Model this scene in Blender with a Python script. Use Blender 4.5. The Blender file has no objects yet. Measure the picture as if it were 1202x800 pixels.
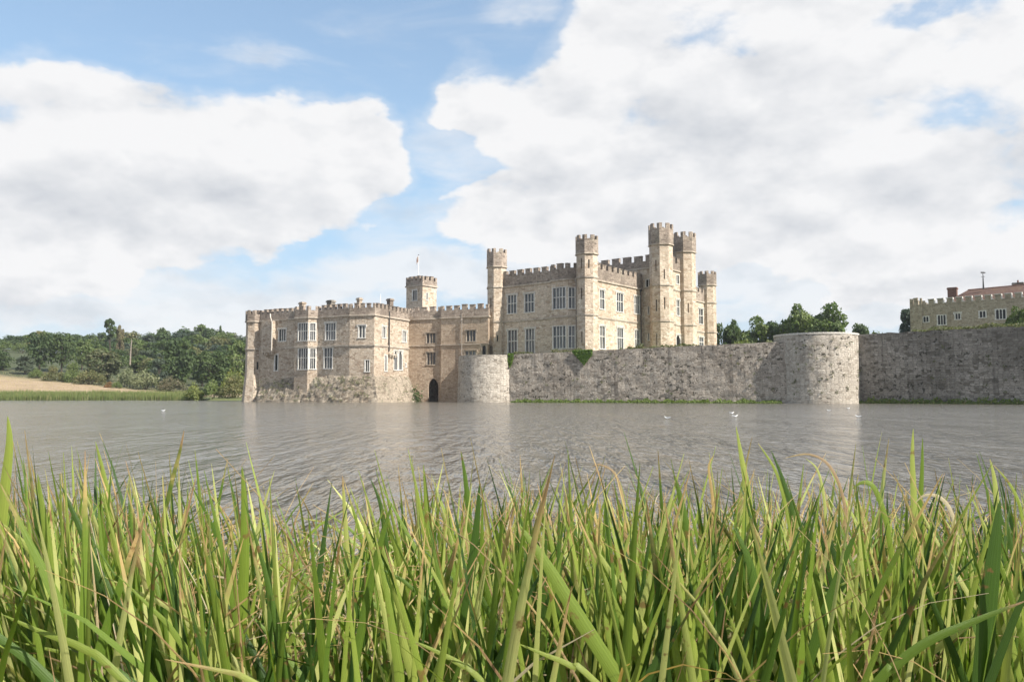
import bpy, math, random
from mathutils import Vector, noise as mnoise
R = math.radians
random.seed(7)
sc = bpy.context.scene
col = sc.collection

# ------------------------------------------------------------------ camera
PITCH = math.atan(64 / 935)
CAMZ = 1.0
cd = bpy.data.cameras.new('camera'); cam = bpy.data.objects.new('camera', cd); col.objects.link(cam)
cam.location = (0, 0, CAMZ); cam.rotation_euler = (R(90) + PITCH, 0, 0)
cd.sensor_width = 36; cd.lens = 28.0; cd.clip_start = 0.05; cd.clip_end = 6000
sc.camera = cam

# ------------------------------------------------------------------ exposure and sun
sc.view_settings.view_transform = 'Standard'; sc.view_settings.look = 'None'
sc.view_settings.gamma = 1; sc.view_settings.use_curve_mapping = False
sc.view_settings.exposure = 0.98
sc.cycles.max_bounces = 6; sc.cycles.diffuse_bounces = 3; sc.cycles.glossy_bounces = 3
sc.cycles.transmission_bounces = 4; sc.cycles.transparent_max_bounces = 8
sc.cycles.use_adaptive_sampling = True; sc.cycles.adaptive_threshold = 0.02
sc.cycles.use_denoising = True
ELEV = R(43); SAZ = math.atan2(0.83, -0.56)          # azimuth from +Y towards +X
SUN = Vector((math.sin(SAZ) * math.cos(ELEV), math.cos(SAZ) * math.cos(ELEV), math.sin(ELEV)))
sl = bpy.data.lights.new('sun', 'SUN'); sl.energy = 4.7; sl.angle = R(0.5); sl.color = (1, .94, .85)
so = bpy.data.objects.new('sun', sl); col.objects.link(so)
so.rotation_euler = (-SUN).to_track_quat('-Z', 'Y').to_euler(); so.location = (60, -30, 60)


def ray(px, py):
    """unit-less direction through a point of the photograph (1202x800)"""
    a = (px - 601) / 935; b = (400 - py) / 935
    c, s = math.cos(PITCH), math.sin(PITCH)
    return Vector((a, c - b * s, s + b * c))


def at(px, py, Y):
    d = ray(px, py); return Vector((d.x / d.y * Y, Y, CAMZ + d.z / d.y * Y))


# ------------------------------------------------------------------ small node language
class V:
    def __init__(s, nt, x): s.nt, s.x = nt, x
    def _m(s, op, *o, clamp=False):
        n = s.nt.nodes.new('ShaderNodeMath'); n.operation = op; n.use_clamp = clamp
        for i, v in enumerate((s,) + o):
            if isinstance(v, V): s.nt.links.new(v.x, n.inputs[i])
            else: n.inputs[i].default_value = v
        return V(s.nt, n.outputs[0])
    def __add__(s, o): return s._m('ADD', o)
    __radd__ = __add__
    def __mul__(s, o): return s._m('MULTIPLY', o)
    __rmul__ = __mul__
    def __sub__(s, o): return s._m('SUBTRACT', o)
    def __rsub__(s, o): return (s * -1) + o
    def __truediv__(s, o): return s._m('DIVIDE', o)
    def max(s, o): return s._m('MAXIMUM', o)
    def min(s, o): return s._m('MINIMUM', o)
    def pow(s, o): return s._m('POWER', o)
    def exp(s): return s._m('EXPONENT')
    def sm(s, a, b, lo=0.0, hi=1.0):
        n = s.nt.nodes.new('ShaderNodeMapRange'); n.interpolation_type = 'SMOOTHSTEP'
        s.nt.links.new(s.x, n.inputs[0])
        for i, v in enumerate((a, b, lo, hi)): n.inputs[i + 1].default_value = v
        return V(s.nt, n.outputs[0])


def mixc(nt, f, a, b, mode='MIX'):
    n = nt.nodes.new('ShaderNodeMix'); n.data_type = 'RGBA'; n.blend_type = mode
    for i, v in ((0, f), (6, a), (7, b)):
        if isinstance(v, V): nt.links.new(v.x, n.inputs[i])
        elif hasattr(v, 'node'): nt.links.new(v, n.inputs[i])
        elif i == 0: n.inputs[0].default_value = v
        else: n.inputs[i].default_value = tuple(v) + (1,) if len(v) == 3 else v
    return n.outputs[2]


def vecmul(nt, v, s):
    n = nt.nodes.new('ShaderNodeVectorMath'); n.operation = 'MULTIPLY'
    nt.links.new(v, n.inputs[0]); n.inputs[1].default_value = s; return n.outputs[0]


def noise(nt, vec, scale, detail=4, rough=.55, dist=0, outp='Fac'):
    n = nt.nodes.new('ShaderNodeTexNoise'); n.inputs['Scale'].default_value = scale
    n.inputs['Detail'].default_value = detail; n.inputs['Roughness'].default_value = rough
    n.inputs['Distortion'].default_value = dist
    if vec is not None: nt.links.new(vec, n.inputs['Vector'])
    return V(nt, n.outputs[0]) if outp == 'Fac' else n.outputs['Color']


# ------------------------------------------------------------------ sky: Nishita with procedural cumulus
w = bpy.data.worlds.new('World'); sc.world = w; w.use_nodes = True
nt = w.node_tree; nt.nodes.clear()
out = nt.nodes.new('ShaderNodeOutputWorld'); bg = nt.nodes.new('ShaderNodeBackground')
nt.links.new(bg.outputs[0], out.inputs[0]); bg.inputs[1].default_value = 0.10
sky = nt.nodes.new('ShaderNodeTexSky'); sky.sky_type = 'NISHITA'; sky.sun_disc = False
sky.sun_elevation = ELEV; sky.sun_rotation = SAZ; sky.air_density = 1.0; sky.dust_density = 1.3; sky.ozone_density = 1.2
tc = nt.nodes.new('ShaderNodeTexCoord')
nrm = nt.nodes.new('ShaderNodeVectorMath'); nrm.operation = 'NORMALIZE'; nt.links.new(tc.outputs['Generated'], nrm.inputs[0])

# cumulus banks: (px, py, half width, half height, weight) measured on the photograph, kept as directions in the sky
BLOBS = [
    (70, 215, 130, 105, .60), (215, 185, 150, 85, .60), (350, 185, 130, 75, .60), (440, 190, 62, 50, .45), (230, 250, 190, 50, .45),
    (150, 285, 120, 26, .30),
    (560, 110, 62, 55, .62), (620, 140, 70, 50, .55), (735, 70, 95, 80, .62), (840, 130, 190, 130, .62), (1010, 130, 200, 150, .62), (1150, 90, 190, 120, .62),
    (560, 232, 95, 34, .60), (700, 250, 190, 62, .60), (960, 262, 260, 56, .60), (1180, 250, 150, 80, .55), (640, 300, 130, 22, .34),
    (-150, 250, 160, 120, .6), (1420, 160, 240, 220, .6), (900, 10, 230, 60, .5),
]
VEILS = [(70, 300, 170, 26, .55), (110, 345, 260, 22, .60), (250, 378, 300, 12, .5), (430, 330, 120, 26, .42), (620, 325, 190, 26, .55), (860, 330, 260, 30, .62), (1130, 350, 190, 34, .6), (960, 375, 260, 14, .5), (300, 55, 60, 12, .22), (620, 12, 40, 14, .3), (580, 185, 90, 36, .40), (470, 262, 90, 34, .42)]
GAPS = [
    (400, 20, 230, 66, .55), (120, 15, 240, 60, .55), (620, 10, 50, 50, .5), (838, 32, 50, 22, .27), (1085, 16, 66, 16, .27), (1135, 140, 46, 24, .22),
    (485, 88, 34, 66, .55), (535, 188, 56, 22, .55), (497, 205, 24, 40, .5), (475, 252, 60, 26, .40), (405, 292, 60, 22, .30), (320, 302, 80, 18, .34), (520, 300, 60, 14, .25), (1180, 262, 60, 12, .12), (980, 318, 90, 12, .22),
]


def azel(px, py):
    d = ray(px, py).normalized(); return math.atan2(d.x, d.y), math.asin(d.z)


GREY = [(150, 245, 190, 45, .75), (330, 235, 130, 40, .5), (90, 315, 160, 14, .35), (60, 365, 200, 14, .35), (880, 150, 150, 60, .7), (760, 205, 150, 42, .75), (1010, 235, 190, 34, .7), (1190, 200, 90, 60, .8),
        (700, 268, 150, 18, .35), (960, 300, 200, 16, .5), (800, 345, 220, 14, .35), (1150, 330, 130, 16, .5), (560, 250, 80, 12, .4), (900, 60, 160, 26, .3)]


def skyvec(shift):
    add = nt.nodes.new('ShaderNodeVectorMath'); add.operation = 'ADD'; nt.links.new(nrm.outputs[0], add.inputs[0]); add.inputs[1].default_value = shift
    sep = nt.nodes.new('ShaderNodeSeparateXYZ'); nt.links.new(add.outputs[0], sep.inputs[0])
    x, y, z = (V(nt, sep.outputs[i]) for i in range(3))
    k = z.max(0.0) + 0.62                                # stretched towards the horizon like a flat layer of clouds
    cmb = nt.nodes.new('ShaderNodeCombineXYZ')
    for i, q in enumerate((x / k, y / k, z * 1.3)): nt.links.new(q.x, cmb.inputs[i])
    return x, y, z, cmb.outputs[0]


def banks(lst, azw, elw, tot=None, sg=1):
    for (px, py, rx, ry, wt) in lst:
        a, e = azel(px, py)
        dx = (azw - a) * (935 / rx); dy = (elw - e) * (935 / ry)
        r2 = dx * dx + dy * dy; g = (r2 * r2 * -0.6).exp() * (wt * sg)
        tot = g if tot is None else tot + g
    return tot


x, y, z, cv = skyvec((0, 0, 0))
az = x._m('ARCTAN2', y); el = z._m('ARCSINE')
azw = az + (noise(nt, cv, 3.1, 2, .5) - .5) * .14 + (noise(nt, cv, 14.0, 3, .6) - .5) * .045
elw = el + (noise(nt, cv, 4.3, 2, .5) - .5) * .09 + (noise(nt, cv, 17.0, 3, .6) - .5) * .045
tot = banks(GAPS, azw, elw, banks(BLOBS, azw, elw).min(.66), -1)
behind = y.sm(.25, -.15, 0, .34)                         # plain broken cloud for the rest of the sky
def puff(c, d):
    wv_ = nt.nodes.new('ShaderNodeVectorMath'); wv_.operation = 'MULTIPLY_ADD'; nt.links.new(noise(nt, c, 6.0, 4, .6, outp='Color'), wv_.inputs[0]); wv_.inputs[1].default_value = (.16,) * 3; nt.links.new(c, wv_.inputs[2])
    vo = nt.nodes.new('ShaderNodeTexVoronoi'); vo.inputs['Scale'].default_value = 8.5; vo.inputs['Detail'].default_value = 1; vo.inputs['Roughness'].default_value = .5; nt.links.new(wv_.outputs[0], vo.inputs['Vector'])
    return (noise(nt, c, 2.6, d, .62, .1) - .5) * 1.1 + (noise(nt, c, 11.0, d - 3, .6, .2) - .5) * .45 + (.45 - V(nt, vo.outputs['Distance'])) * .30
N0 = puff(cv, 9)
D0 = tot.max(-.5) + behind + N0
N1 = puff(skyvec((0.022, 0, 0.030))[3], 6)
deep = banks(GREY, azw, elw) + y.sm(.2, -.1, 0, .3)
cover = D0.sm(.12, .42)
wisp = noise(nt, vecmul(nt, cv, (1, 1, 2.6)), 4.0, 7, .62, .4)
veil = (banks(VEILS, azw, elw) + (wisp - .5) * 1.3).sm(.02, .75) * .80
thin = (D0 + (wisp - .5) * .6).sm(-.15, .5) * .42
alpha = cover.max(thin).max(veil)
# a bank is bright at its top and sunny side and greyer in its thick base
thick = D0.sm(.40, 1.0) * .16
sh = ((N1 - N0) * 1.75 + deep.min(.85) * .40 + thick - .02)._m('MULTIPLY', 1.0, clamp=True)
CL = 4.72
ccol = mixc(nt, sh, (CL * 1.0, CL * 1.0, CL * 1.01), (CL * .62, CL * .655, CL * .715))
# pale air near the horizon
hz = el.sm(0.0, .50, .92, .36)
skyc = mixc(nt, hz, sky.outputs[0], mixc(nt, el.sm(0.0, .22), (3.5, 3.95, 4.35), (2.45, 3.6, 4.7)))
fin = mixc(nt, alpha, skyc, ccol)
nt.links.new(fin, bg.inputs[0])
w.cycles.sampling_method = 'MANUAL'; w.cycles.sample_map_resolution = 256


# ------------------------------------------------------------------ object helpers
def tag(o, label=None, cat=None, group=None, kind=None):
    if label: o['label'] = label
    if cat: o['category'] = cat
    if group: o['group'] = group
    if kind: o['kind'] = kind
    return o


def empty(name, loc=(0, 0, 0), rz=0):
    o = bpy.data.objects.new(name, None); col.objects.link(o); o.location = loc; o.rotation_euler = (0, 0, rz)
    o.empty_display_size = .5; return o


class MB:
    """collects faces; build() links them as one mesh object"""
    def __init__(s): s.v = []; s.f = []; s.uv = []; s.r = []
    def face(s, pts, uv=None, r=(0.5, 0.5)):
        i = len(s.v); s.v.extend([tuple(p) for p in pts]); s.f.append(tuple(range(i, i + len(pts))))
        if uv is None:
            a, b, c = Vector(pts[0]), Vector(pts[1]), Vector(pts[2])
            n = (b - a).cross(c - a)
            if len(pts) > 3: n = n + (c - a).cross(Vector(pts[3]) - a)
            n = n.normalized() if n.length > 1e-12 else Vector((0, 0, 1))
            if abs(n.z) > .8: uv = [(p[0], p[1]) for p in pts]
            else:
                t = Vector((-n.y, n.x, 0)).normalized()
                uv = [(p[0] * t.x + p[1] * t.y, p[2]) for p in pts]
        s.uv.extend(uv); s.r.extend([r] * len(pts))
    def hexa(s, b, t, r=(.5, .5)):
        """prism between two 4-gons (same winding)"""
        n = len(b)
        s.face(list(reversed(b)), r=r); s.face(t, r=r)
        for i in range(n):
            j = (i + 1) % n; s.face([b[i], b[j], t[j], t[i]], r=r)
    def box(s, c, d, rz=0, r=(.5, .5)):
        """centre of the base, size, rotation"""
        ca, sa = math.cos(rz), math.sin(rz); hx, hy = d[0] / 2, d[1] / 2
        q = [(-hx, -hy), (hx, -hy), (hx, hy), (-hx, hy)]
        b = [(c[0] + x * ca - y * sa, c[1] + x * sa + y * ca, c[2]) for x, y in q]
        s.hexa(b, [(p[0], p[1], p[2] + d[2]) for p in b], r)
    def tube(s, pts, rad, n=8, cap=True):
        rings = []
        for i, p in enumerate(pts):
            p = Vector(p); a = Vector(pts[max(i - 1, 0)]); b = Vector(pts[min(i + 1, len(pts) - 1)])
            t = (b - a).normalized(); u = t.orthogonal().normalized(); vv = t.cross(u)
            if i and u.dot(pu) < 0: u = -u; vv = -vv
            if i:
                u = (pu - t * pu.dot(t)).normalized(); vv = t.cross(u)
            pu = u
            rr = rad[i] if isinstance(rad, (list, tuple)) else rad
            rings.append([p + (u * math.cos(k * math.tau / n) + vv * math.sin(k * math.tau / n)) * rr for k in range(n)])
        for a, b in zip(rings, rings[1:]):
            for k in range(n):
                j = (k + 1) % n; s.face([a[k], a[j], b[j], b[k]])
        if cap: s.face(rings[-1]); s.face(list(reversed(rings[0])))
    def build(s, name, mat, parent=None, smooth=False, loc=None):
        me = bpy.data.meshes.new(name); me.from_pydata(s.v, [], s.f)
        l1 = me.uv_layers.new(name='UVMap'); l2 = me.uv_layers.new(name='rnd')
        l1.data.foreach_set('uv', [c for p in s.uv for c in p]); l2.data.foreach_set('uv', [c for p in s.r for c in p])
        if smooth: me.polygons.foreach_set('use_smooth', [True] * len(me.polygons))
        me.materials.append(mat); me.update()
        o = bpy.data.objects.new(name, me); col.objects.link(o)
        if parent: o.parent = parent
        return o


def offs(poly, d, closed=True):
    """polygon offset outwards (outside = right of the walking direction)"""
    n = len(poly); res = []
    for i in range(n):
        p = Vector(poly[i][:2])
        ns = []
        if closed or i > 0:
            a = Vector(poly[i - 1][:2]); t = (p - a).normalized(); ns.append(Vector((t.y, -t.x)))
        if closed or i < n - 1:
            b = Vector(poly[(i + 1) % n][:2]); t = (b - p).normalized(); ns.append(Vector((t.y, -t.x)))
        if len(ns) == 1: m = ns[0]
        else: m = (ns[0] + ns[1]); m = m / max(m.dot(ns[0]), .35)
        res.append(p + m * d)
    return res


def ring(mb, poly, oi, oo, z0, z1, closed=True):
    """mitred band round a plan; z0/z1 numbers or per-vertex lists"""
    A, B = offs(poly, oi, closed), offs(poly, oo, closed); n = len(poly)
    f = lambda z, i: z[i] if isinstance(z, (list, tuple)) else z
    m = n if closed else n - 1
    for i in range(m):
        j = (i + 1) % n
        a0, a1, b0, b1 = A[i], A[j], B[i], B[j]
        P = lambda q, z: (q.x, q.y, z)
        mb.face([P(b0, f(z0, i)), P(b1, f(z0, j)), P(b1, f(z1, j)), P(b0, f(z1, i))])
        mb.face([P(a1, f(z0, j)), P(a0, f(z0, i)), P(a0, f(z1, i)), P(a1, f(z1, j))])
        mb.face([P(b0, f(z1, i)), P(b1, f(z1, j)), P(a1, f(z1, j)), P(a0, f(z1, i))])
        mb.face([P(a0, f(z0, i)), P(a1, f(z0, j)), P(b1, f(z0, j)), P(b0, f(z0, i))])
        if not closed and i == 0: mb.face([P(a0, f(z0, i)), P(b0, f(z0, i)), P(b0, f(z1, i)), P(a0, f(z1, i))])
        if not closed and i == m - 1: mb.face([P(b1, f(z0, j)), P(a1, f(z0, j)), P(a1, f(z1, j)), P(b1, f(z1, j))])


def merlons(mb, poly, oi, oo, z0, z1, mw, gw, closed=True, jit=.05, half=False):
    """battlement teeth, mitred round the corners"""
    A, B = offs(poly, oi, closed), offs(poly, oo, closed); n = len(poly); m = n if closed else n - 1
    rr = random.Random(3)
    for i in range(m):
        j = (i + 1) % n
        p, q = Vector(poly[i][:2]), Vector(poly[j][:2]); L = (q - p).length; t = (q - p) / L
        nn = Vector((t.y, -t.x))
        k = max(int(round((L + gw * 0) / (mw + gw))), 1)
        g = gw * L / (k * (mw + gw)); mm = mw * L / (k * (mw + gw))
        for c in range(k + 1):
            s0, s1 = c * (g + mm) - mm / 2, c * (g + mm) + mm / 2
            if c == 0: s0 = 0
            if c == k: s1 = L
            h = z1 + rr.uniform(-jit, jit); f = lambda s, d: p + t * s + nn * d
            b0, a0 = (B[i], A[i]) if c == 0 else (f(s0, oo), f(s0, oi))
            b1, a1 = (B[j], A[j]) if c == k else (f(s1, oo), f(s1, oi))
            P = lambda v, z: (v.x, v.y, z)
            zb = z0[i] + (z0[j] - z0[i]) * (s0 / L) if isinstance(z0, (list, tuple)) else z0
            hh = h
            mb.face([P(b0, zb), P(b1, zb), P(b1, hh), P(b0, hh)])
            mb.face([P(a1, zb), P(a0, zb), P(a0, hh), P(a1, hh)])
            mb.face([P(b0, hh), P(b1, hh), P(a1, hh), P(a0, hh)])
            if not (c == 0 and closed): mb.face([P(a0, zb), P(b0, zb), P(b0, hh), P(a0, hh)])
            if not (c == k and closed): mb.face([P(b1, zb), P(a1, zb), P(a1, hh), P(b1, hh)])
            # coping stone, a little proud
            f2 = .05
            if 0 < c < k:
                o = [f(s0 - f2, oo + f2), f(s1 + f2, oo + f2), f(s1 + f2, oi - f2), f(s0 - f2, oi - f2)]
                mb.hexa([P(v, hh + .003) for v in o], [P(v, hh + .10) for v in o])


def hit(p0, p1, px, py):
    """arc length and height where a line of sight meets the vertical plane through p0-p1"""
    d = ray(px, py); p0 = Vector(p0[:2]); p1 = Vector(p1[:2]); t = (p1 - p0).normalized(); n = Vector((t.y, -t.x))
    k = p0.dot(n) / (d.x * n.x + d.y * n.y)
    q = Vector((d.x, d.y)) * k
    return (q - p0).dot(t), CAMZ + d.z * k


def rect(p0, p1, x0, x1, y0, y1):
    a = hit(p0, p1, x0, (y0 + y1) / 2)[0]; b = hit(p0, p1, x1, (y0 + y1) / 2)[0]
    zt = hit(p0, p1, (x0 + x1) / 2, y0)[1]; zb = hit(p0, p1, (x0 + x1) / 2, y1)[1]
    return a, b, zb, zt


def facade(mb, p0, p1, z0, z1, ops=(), depth=.38):
    """wall face with real openings and reveals"""
    p0 = Vector(p0[:2]); p1 = Vector(p1[:2]); L = (p1 - p0).length; t = (p1 - p0) / L; n = Vector((t.y, -t.x))
    P = lambda s, z, d=0: (p0.x + t.x * s + n.x * d, p0.y + t.y * s + n.y * d, z)
    ss = sorted({0, L, *[o[0] for o in ops], *[o[1] for o in ops]}); zs = sorted({z0, z1, *[o[2] for o in ops], *[o[3] for o in ops]})
    ss = [s for s in ss if 0 <= s <= L]; zs = [z for z in zs if z0 <= z <= z1]
    for a, b in zip(ss, ss[1:]):
        for c, d in zip(zs, zs[1:]):
            m, k = (a + b) / 2, (c + d) / 2
            if any(o[0] < m < o[1] and o[2] < k < o[3] for o in ops): continue
            mb.face([P(a, c), P(b, c), P(b, d), P(a, d)])
    for (a, b, c, d) in ops:
        mb.face([P(a, c, 0), P(a, c, -depth), P(a, d, -depth), P(a, d, 0)][::-1])
        mb.face([P(b, c, 0), P(b, d, 0), P(b, d, -depth), P(b, c, -depth)][::-1])
        mb.face([P(a, c, 0), P(b, c, 0), P(b, c, -depth), P(a, c, -depth)])
        mb.face([P(a, d, 0), P(a, d, -depth), P(b, d, -depth), P(b, d, 0)])


def window(parent, p0, p1, op, lights=2, transom=1, arch=False, hood=True, wide=.13, mat=None, hoodmat=None, dark=False):
    """frame with mullions as a part, glass as its sub-part"""
    a, b, c, d = op
    p0 = Vector(p0[:2]); p1 = Vector(p1[:2]); t = (p1 - p0).normalized(); n = Vector((t.y, -t.x))
    P = lambda s, z, q=0: (p0.x + t.x * s + n.x * q, p0.y + t.y * s + n.y * q, z)
    m = MB()
    def bar(s0, s1, z0_, z1_, q0, q1):
        m.hexa([P(s0, z0_, q1), P(s1, z0_, q1), P(s1, z0_, q0), P(s0, z0_, q0)], [P(s0, z1_, q1), P(s1, z1_, q1), P(s1, z1_, q0), P(s0, z1_, q0)])
    e = .03
    w_ = min(wide, (b - a) * .2)
    # surround, set into the opening and a little proud
    bar(a - .07, a + w_ * .8, c + .0, d + .0, -.30, e); bar(b - w_ * .8, b + .07, c, d, -.30, e)
    bar(a - .07, b + .07, d, d + w_ * .9, -.3, e + .004); bar(a - .12, b + .12, c - .14, c, -.3, e + .06)
    sw = (b - a - 2 * w_ * .8) / lights
    mw = min(.11, sw * .26)
    for i in range(1, lights):
        s = a + w_ * .8 + sw * i; bar(s - mw / 2, s + mw / 2, c + .001, d - .001, -.22, -.03)
    for i in range(transom):
        z = c + (d - c) * ((i + 1) / (transom + 1) + (.05 if transom == 1 else 0)); bar(a + w_ * .8, b - w_ * .8, z - .055, z + .055, -.21, -.045)
    if arch:
        for i in range(lights):
            s0 = a + w_ * .8 + sw * i + (mw / 2 if i else 0); s1 = a + w_ * .8 + sw * (i + 1) - (mw / 2 if i < lights - 1 else 0)
            h = min((s1 - s0) * .9, (d - c) * .4); N = 5; mid = (s0 + s1) / 2
            for sd in (0, 1):
                for k in range(N):
                    f0, f1 = k / N, (k + 1) / N
                    # pointed arch curve from springing to apex
                    cu = lambda f: ((s0 if sd == 0 else s1) + (mid - (s0 if sd == 0 else s1)) * (1 - math.cos(f * 1.35)) / (1 - math.cos(1.35)), d - h + h * math.sin(f * 1.35) / math.sin(1.35))
                    q0, q1 = cu(f0), cu(f1); edge = s0 if sd == 0 else s1
                    quad = [P(edge, q0[1], -.06), P(q0[0], q0[1], -.06), P(q1[0], q1[1], -.06), P(edge, q1[1], -.06)]
                    if sd == 1: quad = quad[::-1]
                    m.face(quad)
    if hood:
        z = d + w_ * .9 + .02
        bar(a - .22, b + .22, z, z + .11, -.02, .12); bar(a - .22, a - .10, z - .30, z - .003, -.01, .11); bar(b + .10, b + .22, z - .30, z - .003, -.01, .11)
    fr = m.build('window', mat or M['dressed'], parent)
    g = MB(); g.face([P(a, c, -.17), P(b, c, -.17), P(b, d, -.17), P(a, d, -.17)], uv=[(0, 0), (b - a, 0), (b - a, d - c), (0, d - c)], r=(random.random(), random.random()))
    g.build('pane', M['dark_glass' if dark else 'glass'], fr)
    return fr


# ------------------------------------------------------------------ materials
M = {}


def new_mat(name):
    m = bpy.data.materials.new(name); m.use_nodes = True; n = m.node_tree; b = n.nodes['Principled BSDF']
    b.inputs['Roughness'].default_value = .9; b.inputs['Specular IOR Level'].default_value = .25
    M[name] = m; return m, n, b


def uvn(n):
    u = n.nodes.new('ShaderNodeUVMap'); u.uv_map = 'UVMap'; return u.outputs[0]


def bump(n, b, h, strength=.5, dist=.05):
    bp = n.nodes.new('ShaderNodeBump'); bp.inputs['Strength'].default_value = strength; bp.inputs['Distance'].default_value = dist
    n.links.new(h.x, bp.inputs['Height']); n.links.new(bp.outputs[0], b.inputs['Normal'])


def stone(name, base, alt, dark, course=.28, length=.55, var=.5, stain=.5, pits=0.0, bumpd=.05, streak=.3, mortar=None, lichen=0, rnd_=.68, pk=0.0):
    """irregular coursed masonry with per-stone tone, weather patches, stains and holes"""
    m, n, b = new_mat(name); uv = uvn(n)
    geo = n.nodes.new('ShaderNodeNewGeometry').outputs['Position']
    wn = noise(n, uv, .8, 3, .5, outp='Color')
    w1 = n.nodes.new('ShaderNodeVectorMath'); w1.operation = 'MULTIPLY_ADD'; n.links.new(wn, w1.inputs[0]); w1.inputs[1].default_value = (.30, .12, 0); n.links.new(uv, w1.inputs[2])
    sv = vecmul(n, w1.outputs[0], (1 / length, 1 / course, 1))
    vo = n.nodes.new('ShaderNodeTexVoronoi'); vo.inputs['Scale'].default_value = 1; vo.inputs['Randomness'].default_value = rnd_; n.links.new(sv, vo.inputs['Vector'])
    sepc = n.nodes.new('ShaderNodeSeparateColor'); n.links.new(vo.outputs['Color'], sepc.inputs[0])
    r1, r2, r3 = (V(n, sepc.outputs[i]) for i in range(3))
    ve = n.nodes.new('ShaderNodeTexVoronoi'); ve.feature = 'DISTANCE_TO_EDGE'; ve.inputs['Randomness'].default_value = rnd_; ve.inputs['Scale'].default_value = 1; n.links.new(sv, ve.inputs['Vector'])
    joint = V(n, ve.outputs['Distance']).sm(.02, .09, 1, 0)
    c = mixc(n, r1 * var, base, alt)
    c = mixc(n, r2.sm(.66, .92) * (.75 * var + .1), c, dark); c = mixc(n, r3.sm(.70, .95) * var * .6, c, tuple(min(q * 1.35, .75) for q in alt))
    big = noise(n, geo, .16, 5, .6)
    c = mixc(n, big.sm(.42, .66) * stain * .75, c, tuple(q * .62 for q in dark) if stain > .6 else dark)
    med = noise(n, geo, .7, 5, .65)
    c = mixc(n, med.sm(.5, .72) * stain * .5, c, tuple(q * 1.12 for q in alt))
    c = mixc(n, joint * .45, c, mortar or tuple(q * .6 for q in base))
    fine = noise(n, geo, 5.0, 4, .7)
    c = mixc(n, .6, c, mixc(n, fine, tuple([.35] * 3), tuple([1.65] * 3)), 'MULTIPLY')
    if streak:
        st = noise(n, vecmul(n, uv, (1.1, .09, 1)), 1.0, 4, .6)
        c = mixc(n, st.sm(.54, .72) * streak, c, tuple(q * .4 for q in dark))
        st2 = noise(n, vecmul(n, uv, (.9, .07, 1)), 1.7, 3, .6)
        c = mixc(n, st2.sm(.56, .75) * streak * .7, c, tuple(min(q * 1.35, .6) for q in base))
    h = joint * -.7 + fine * .5 + r3 * .5
    if pits:
        pn = noise(n, vecmul(n, uv, (1.0, 1.0, 1)), 1.9, 5, .72, .4)
        pz = noise(n, geo, .22, 2, .5)
        pp = (pn + pz * .25).sm(.735 - pk * 2, .78 - pk * 2)
        c = mixc(n, pp * pits, c, (.035, .035, .022)); h = h - pp * 2.2
    if lichen:
        c = mixc(n, noise(n, geo, .45, 6, .7).sm(.55, .7) * lichen, c, (.30, .30, .22))
    n.links.new(c, b.inputs['Base Color']); bump(n, b, h, .8, bumpd)
    return m


stone('castle_stone', (.475, .385, .29), (.59, .505, .41), (.30, .22, .155), .30, .62, .85, .55, 0, .05, .18)
stone('keep_stone', (.435, .35, .265), (.54, .465, .375), (.27, .20, .145), .24, .45, .9, .55, .25, .06, .2)
stone('range_stone', (.42, .33, .245), (.51, .42, .325), (.26, .19, .135), .22, .45, .8, .6, .2, .06, .2)
stone('parapet_stone', (.29, .235, .19), (.40, .335, .275), (.165, .13, .105), .26, .5, .8, .8, .2, .05, .3, lichen=.3)
stone('rubble', (.285, .24, .185), (.38, .325, .255), (.15, .118, .085), .30, .40, .9, .6, .45, .12, .15, lichen=.4)
stone('wall_stone', (.305, .265, .22), (.41, .365, .31), (.18, .15, .12), .27, .50, .85, .6, .80, .10, .5, rnd_=.55, pk=.015)
stone('bastion_stone', (.385, .345, .29), (.485, .44, .38), (.25, .215, .175), .27, .50, .85, .5, .9, .08, .35, rnd_=.55)
stone('dark_wall_stone', (.235, .21, .178), (.34, .31, .268), (.11, .096, .076), .28, .50, .9, .75, .85, .09, .5, rnd_=.55, pk=.01)
stone('dressed', (.62, .60, .55), (.68, .66, .62), (.45, .42, .37), .5, .6, .5, .25, 0, .01, .12)
stone('string_stone', (.42, .36, .29), (.52, .46, .38), (.25, .20, .16), .4, .9, .6, .6, 0, .02, .3)
stone('coping', (.56, .53, .47), (.64, .60, .54), (.34, .31, .27), .4, .7, .5, .4, 0, .02, .2)
stone('outer_stone', (.33, .28, .20), (.42, .37, .28), (.20, .165, .115), .24, .42, .8, .5, .2, .05, .2)
stone('brick', (.17, .095, .07), (.24, .14, .105), (.09, .055, .045), .09, .24, .8, .5, 0, .02, .2)
m, n, b = new_mat('roof_tile'); uv = uvn(n)
br = n.nodes.new('ShaderNodeTexBrick'); n.links.new(uv, br.inputs['Vector']); br.inputs['Scale'].default_value = 4; br.inputs['Color1'].default_value = (.135, .085, .068, 1); br.inputs['Color2'].default_value = (.10, .066, .054, 1)
br.inputs['Mortar'].default_value = (.10, .05, .04, 1); br.inputs['Mortar Size'].default_value = .03
c = mixc(n, noise(n, uv, .6, 5).sm(.45, .7) * .6, br.outputs[0], (.15, .10, .06)); n.links.new(c, b.inputs['Base Color'])
bump(n, b, V(n, br.outputs['Fac']) * -1, .5, .04)


def plain(name, c0, c1=None, rough=.85, scale=3, metal=0, spec=.3):
    m, n, b = new_mat(name); b.inputs['Roughness'].default_value = rough; b.inputs['Metallic'].default_value = metal; b.inputs['Specular IOR Level'].default_value = spec
    geo = n.nodes.new('ShaderNodeNewGeometry').outputs['Position']
    n.links.new(mixc(n, noise(n, geo, scale, 5).sm(.3, .7), c0, c1 or tuple(q * .7 for q in c0)), b.inputs['Base Color']); return m


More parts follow.
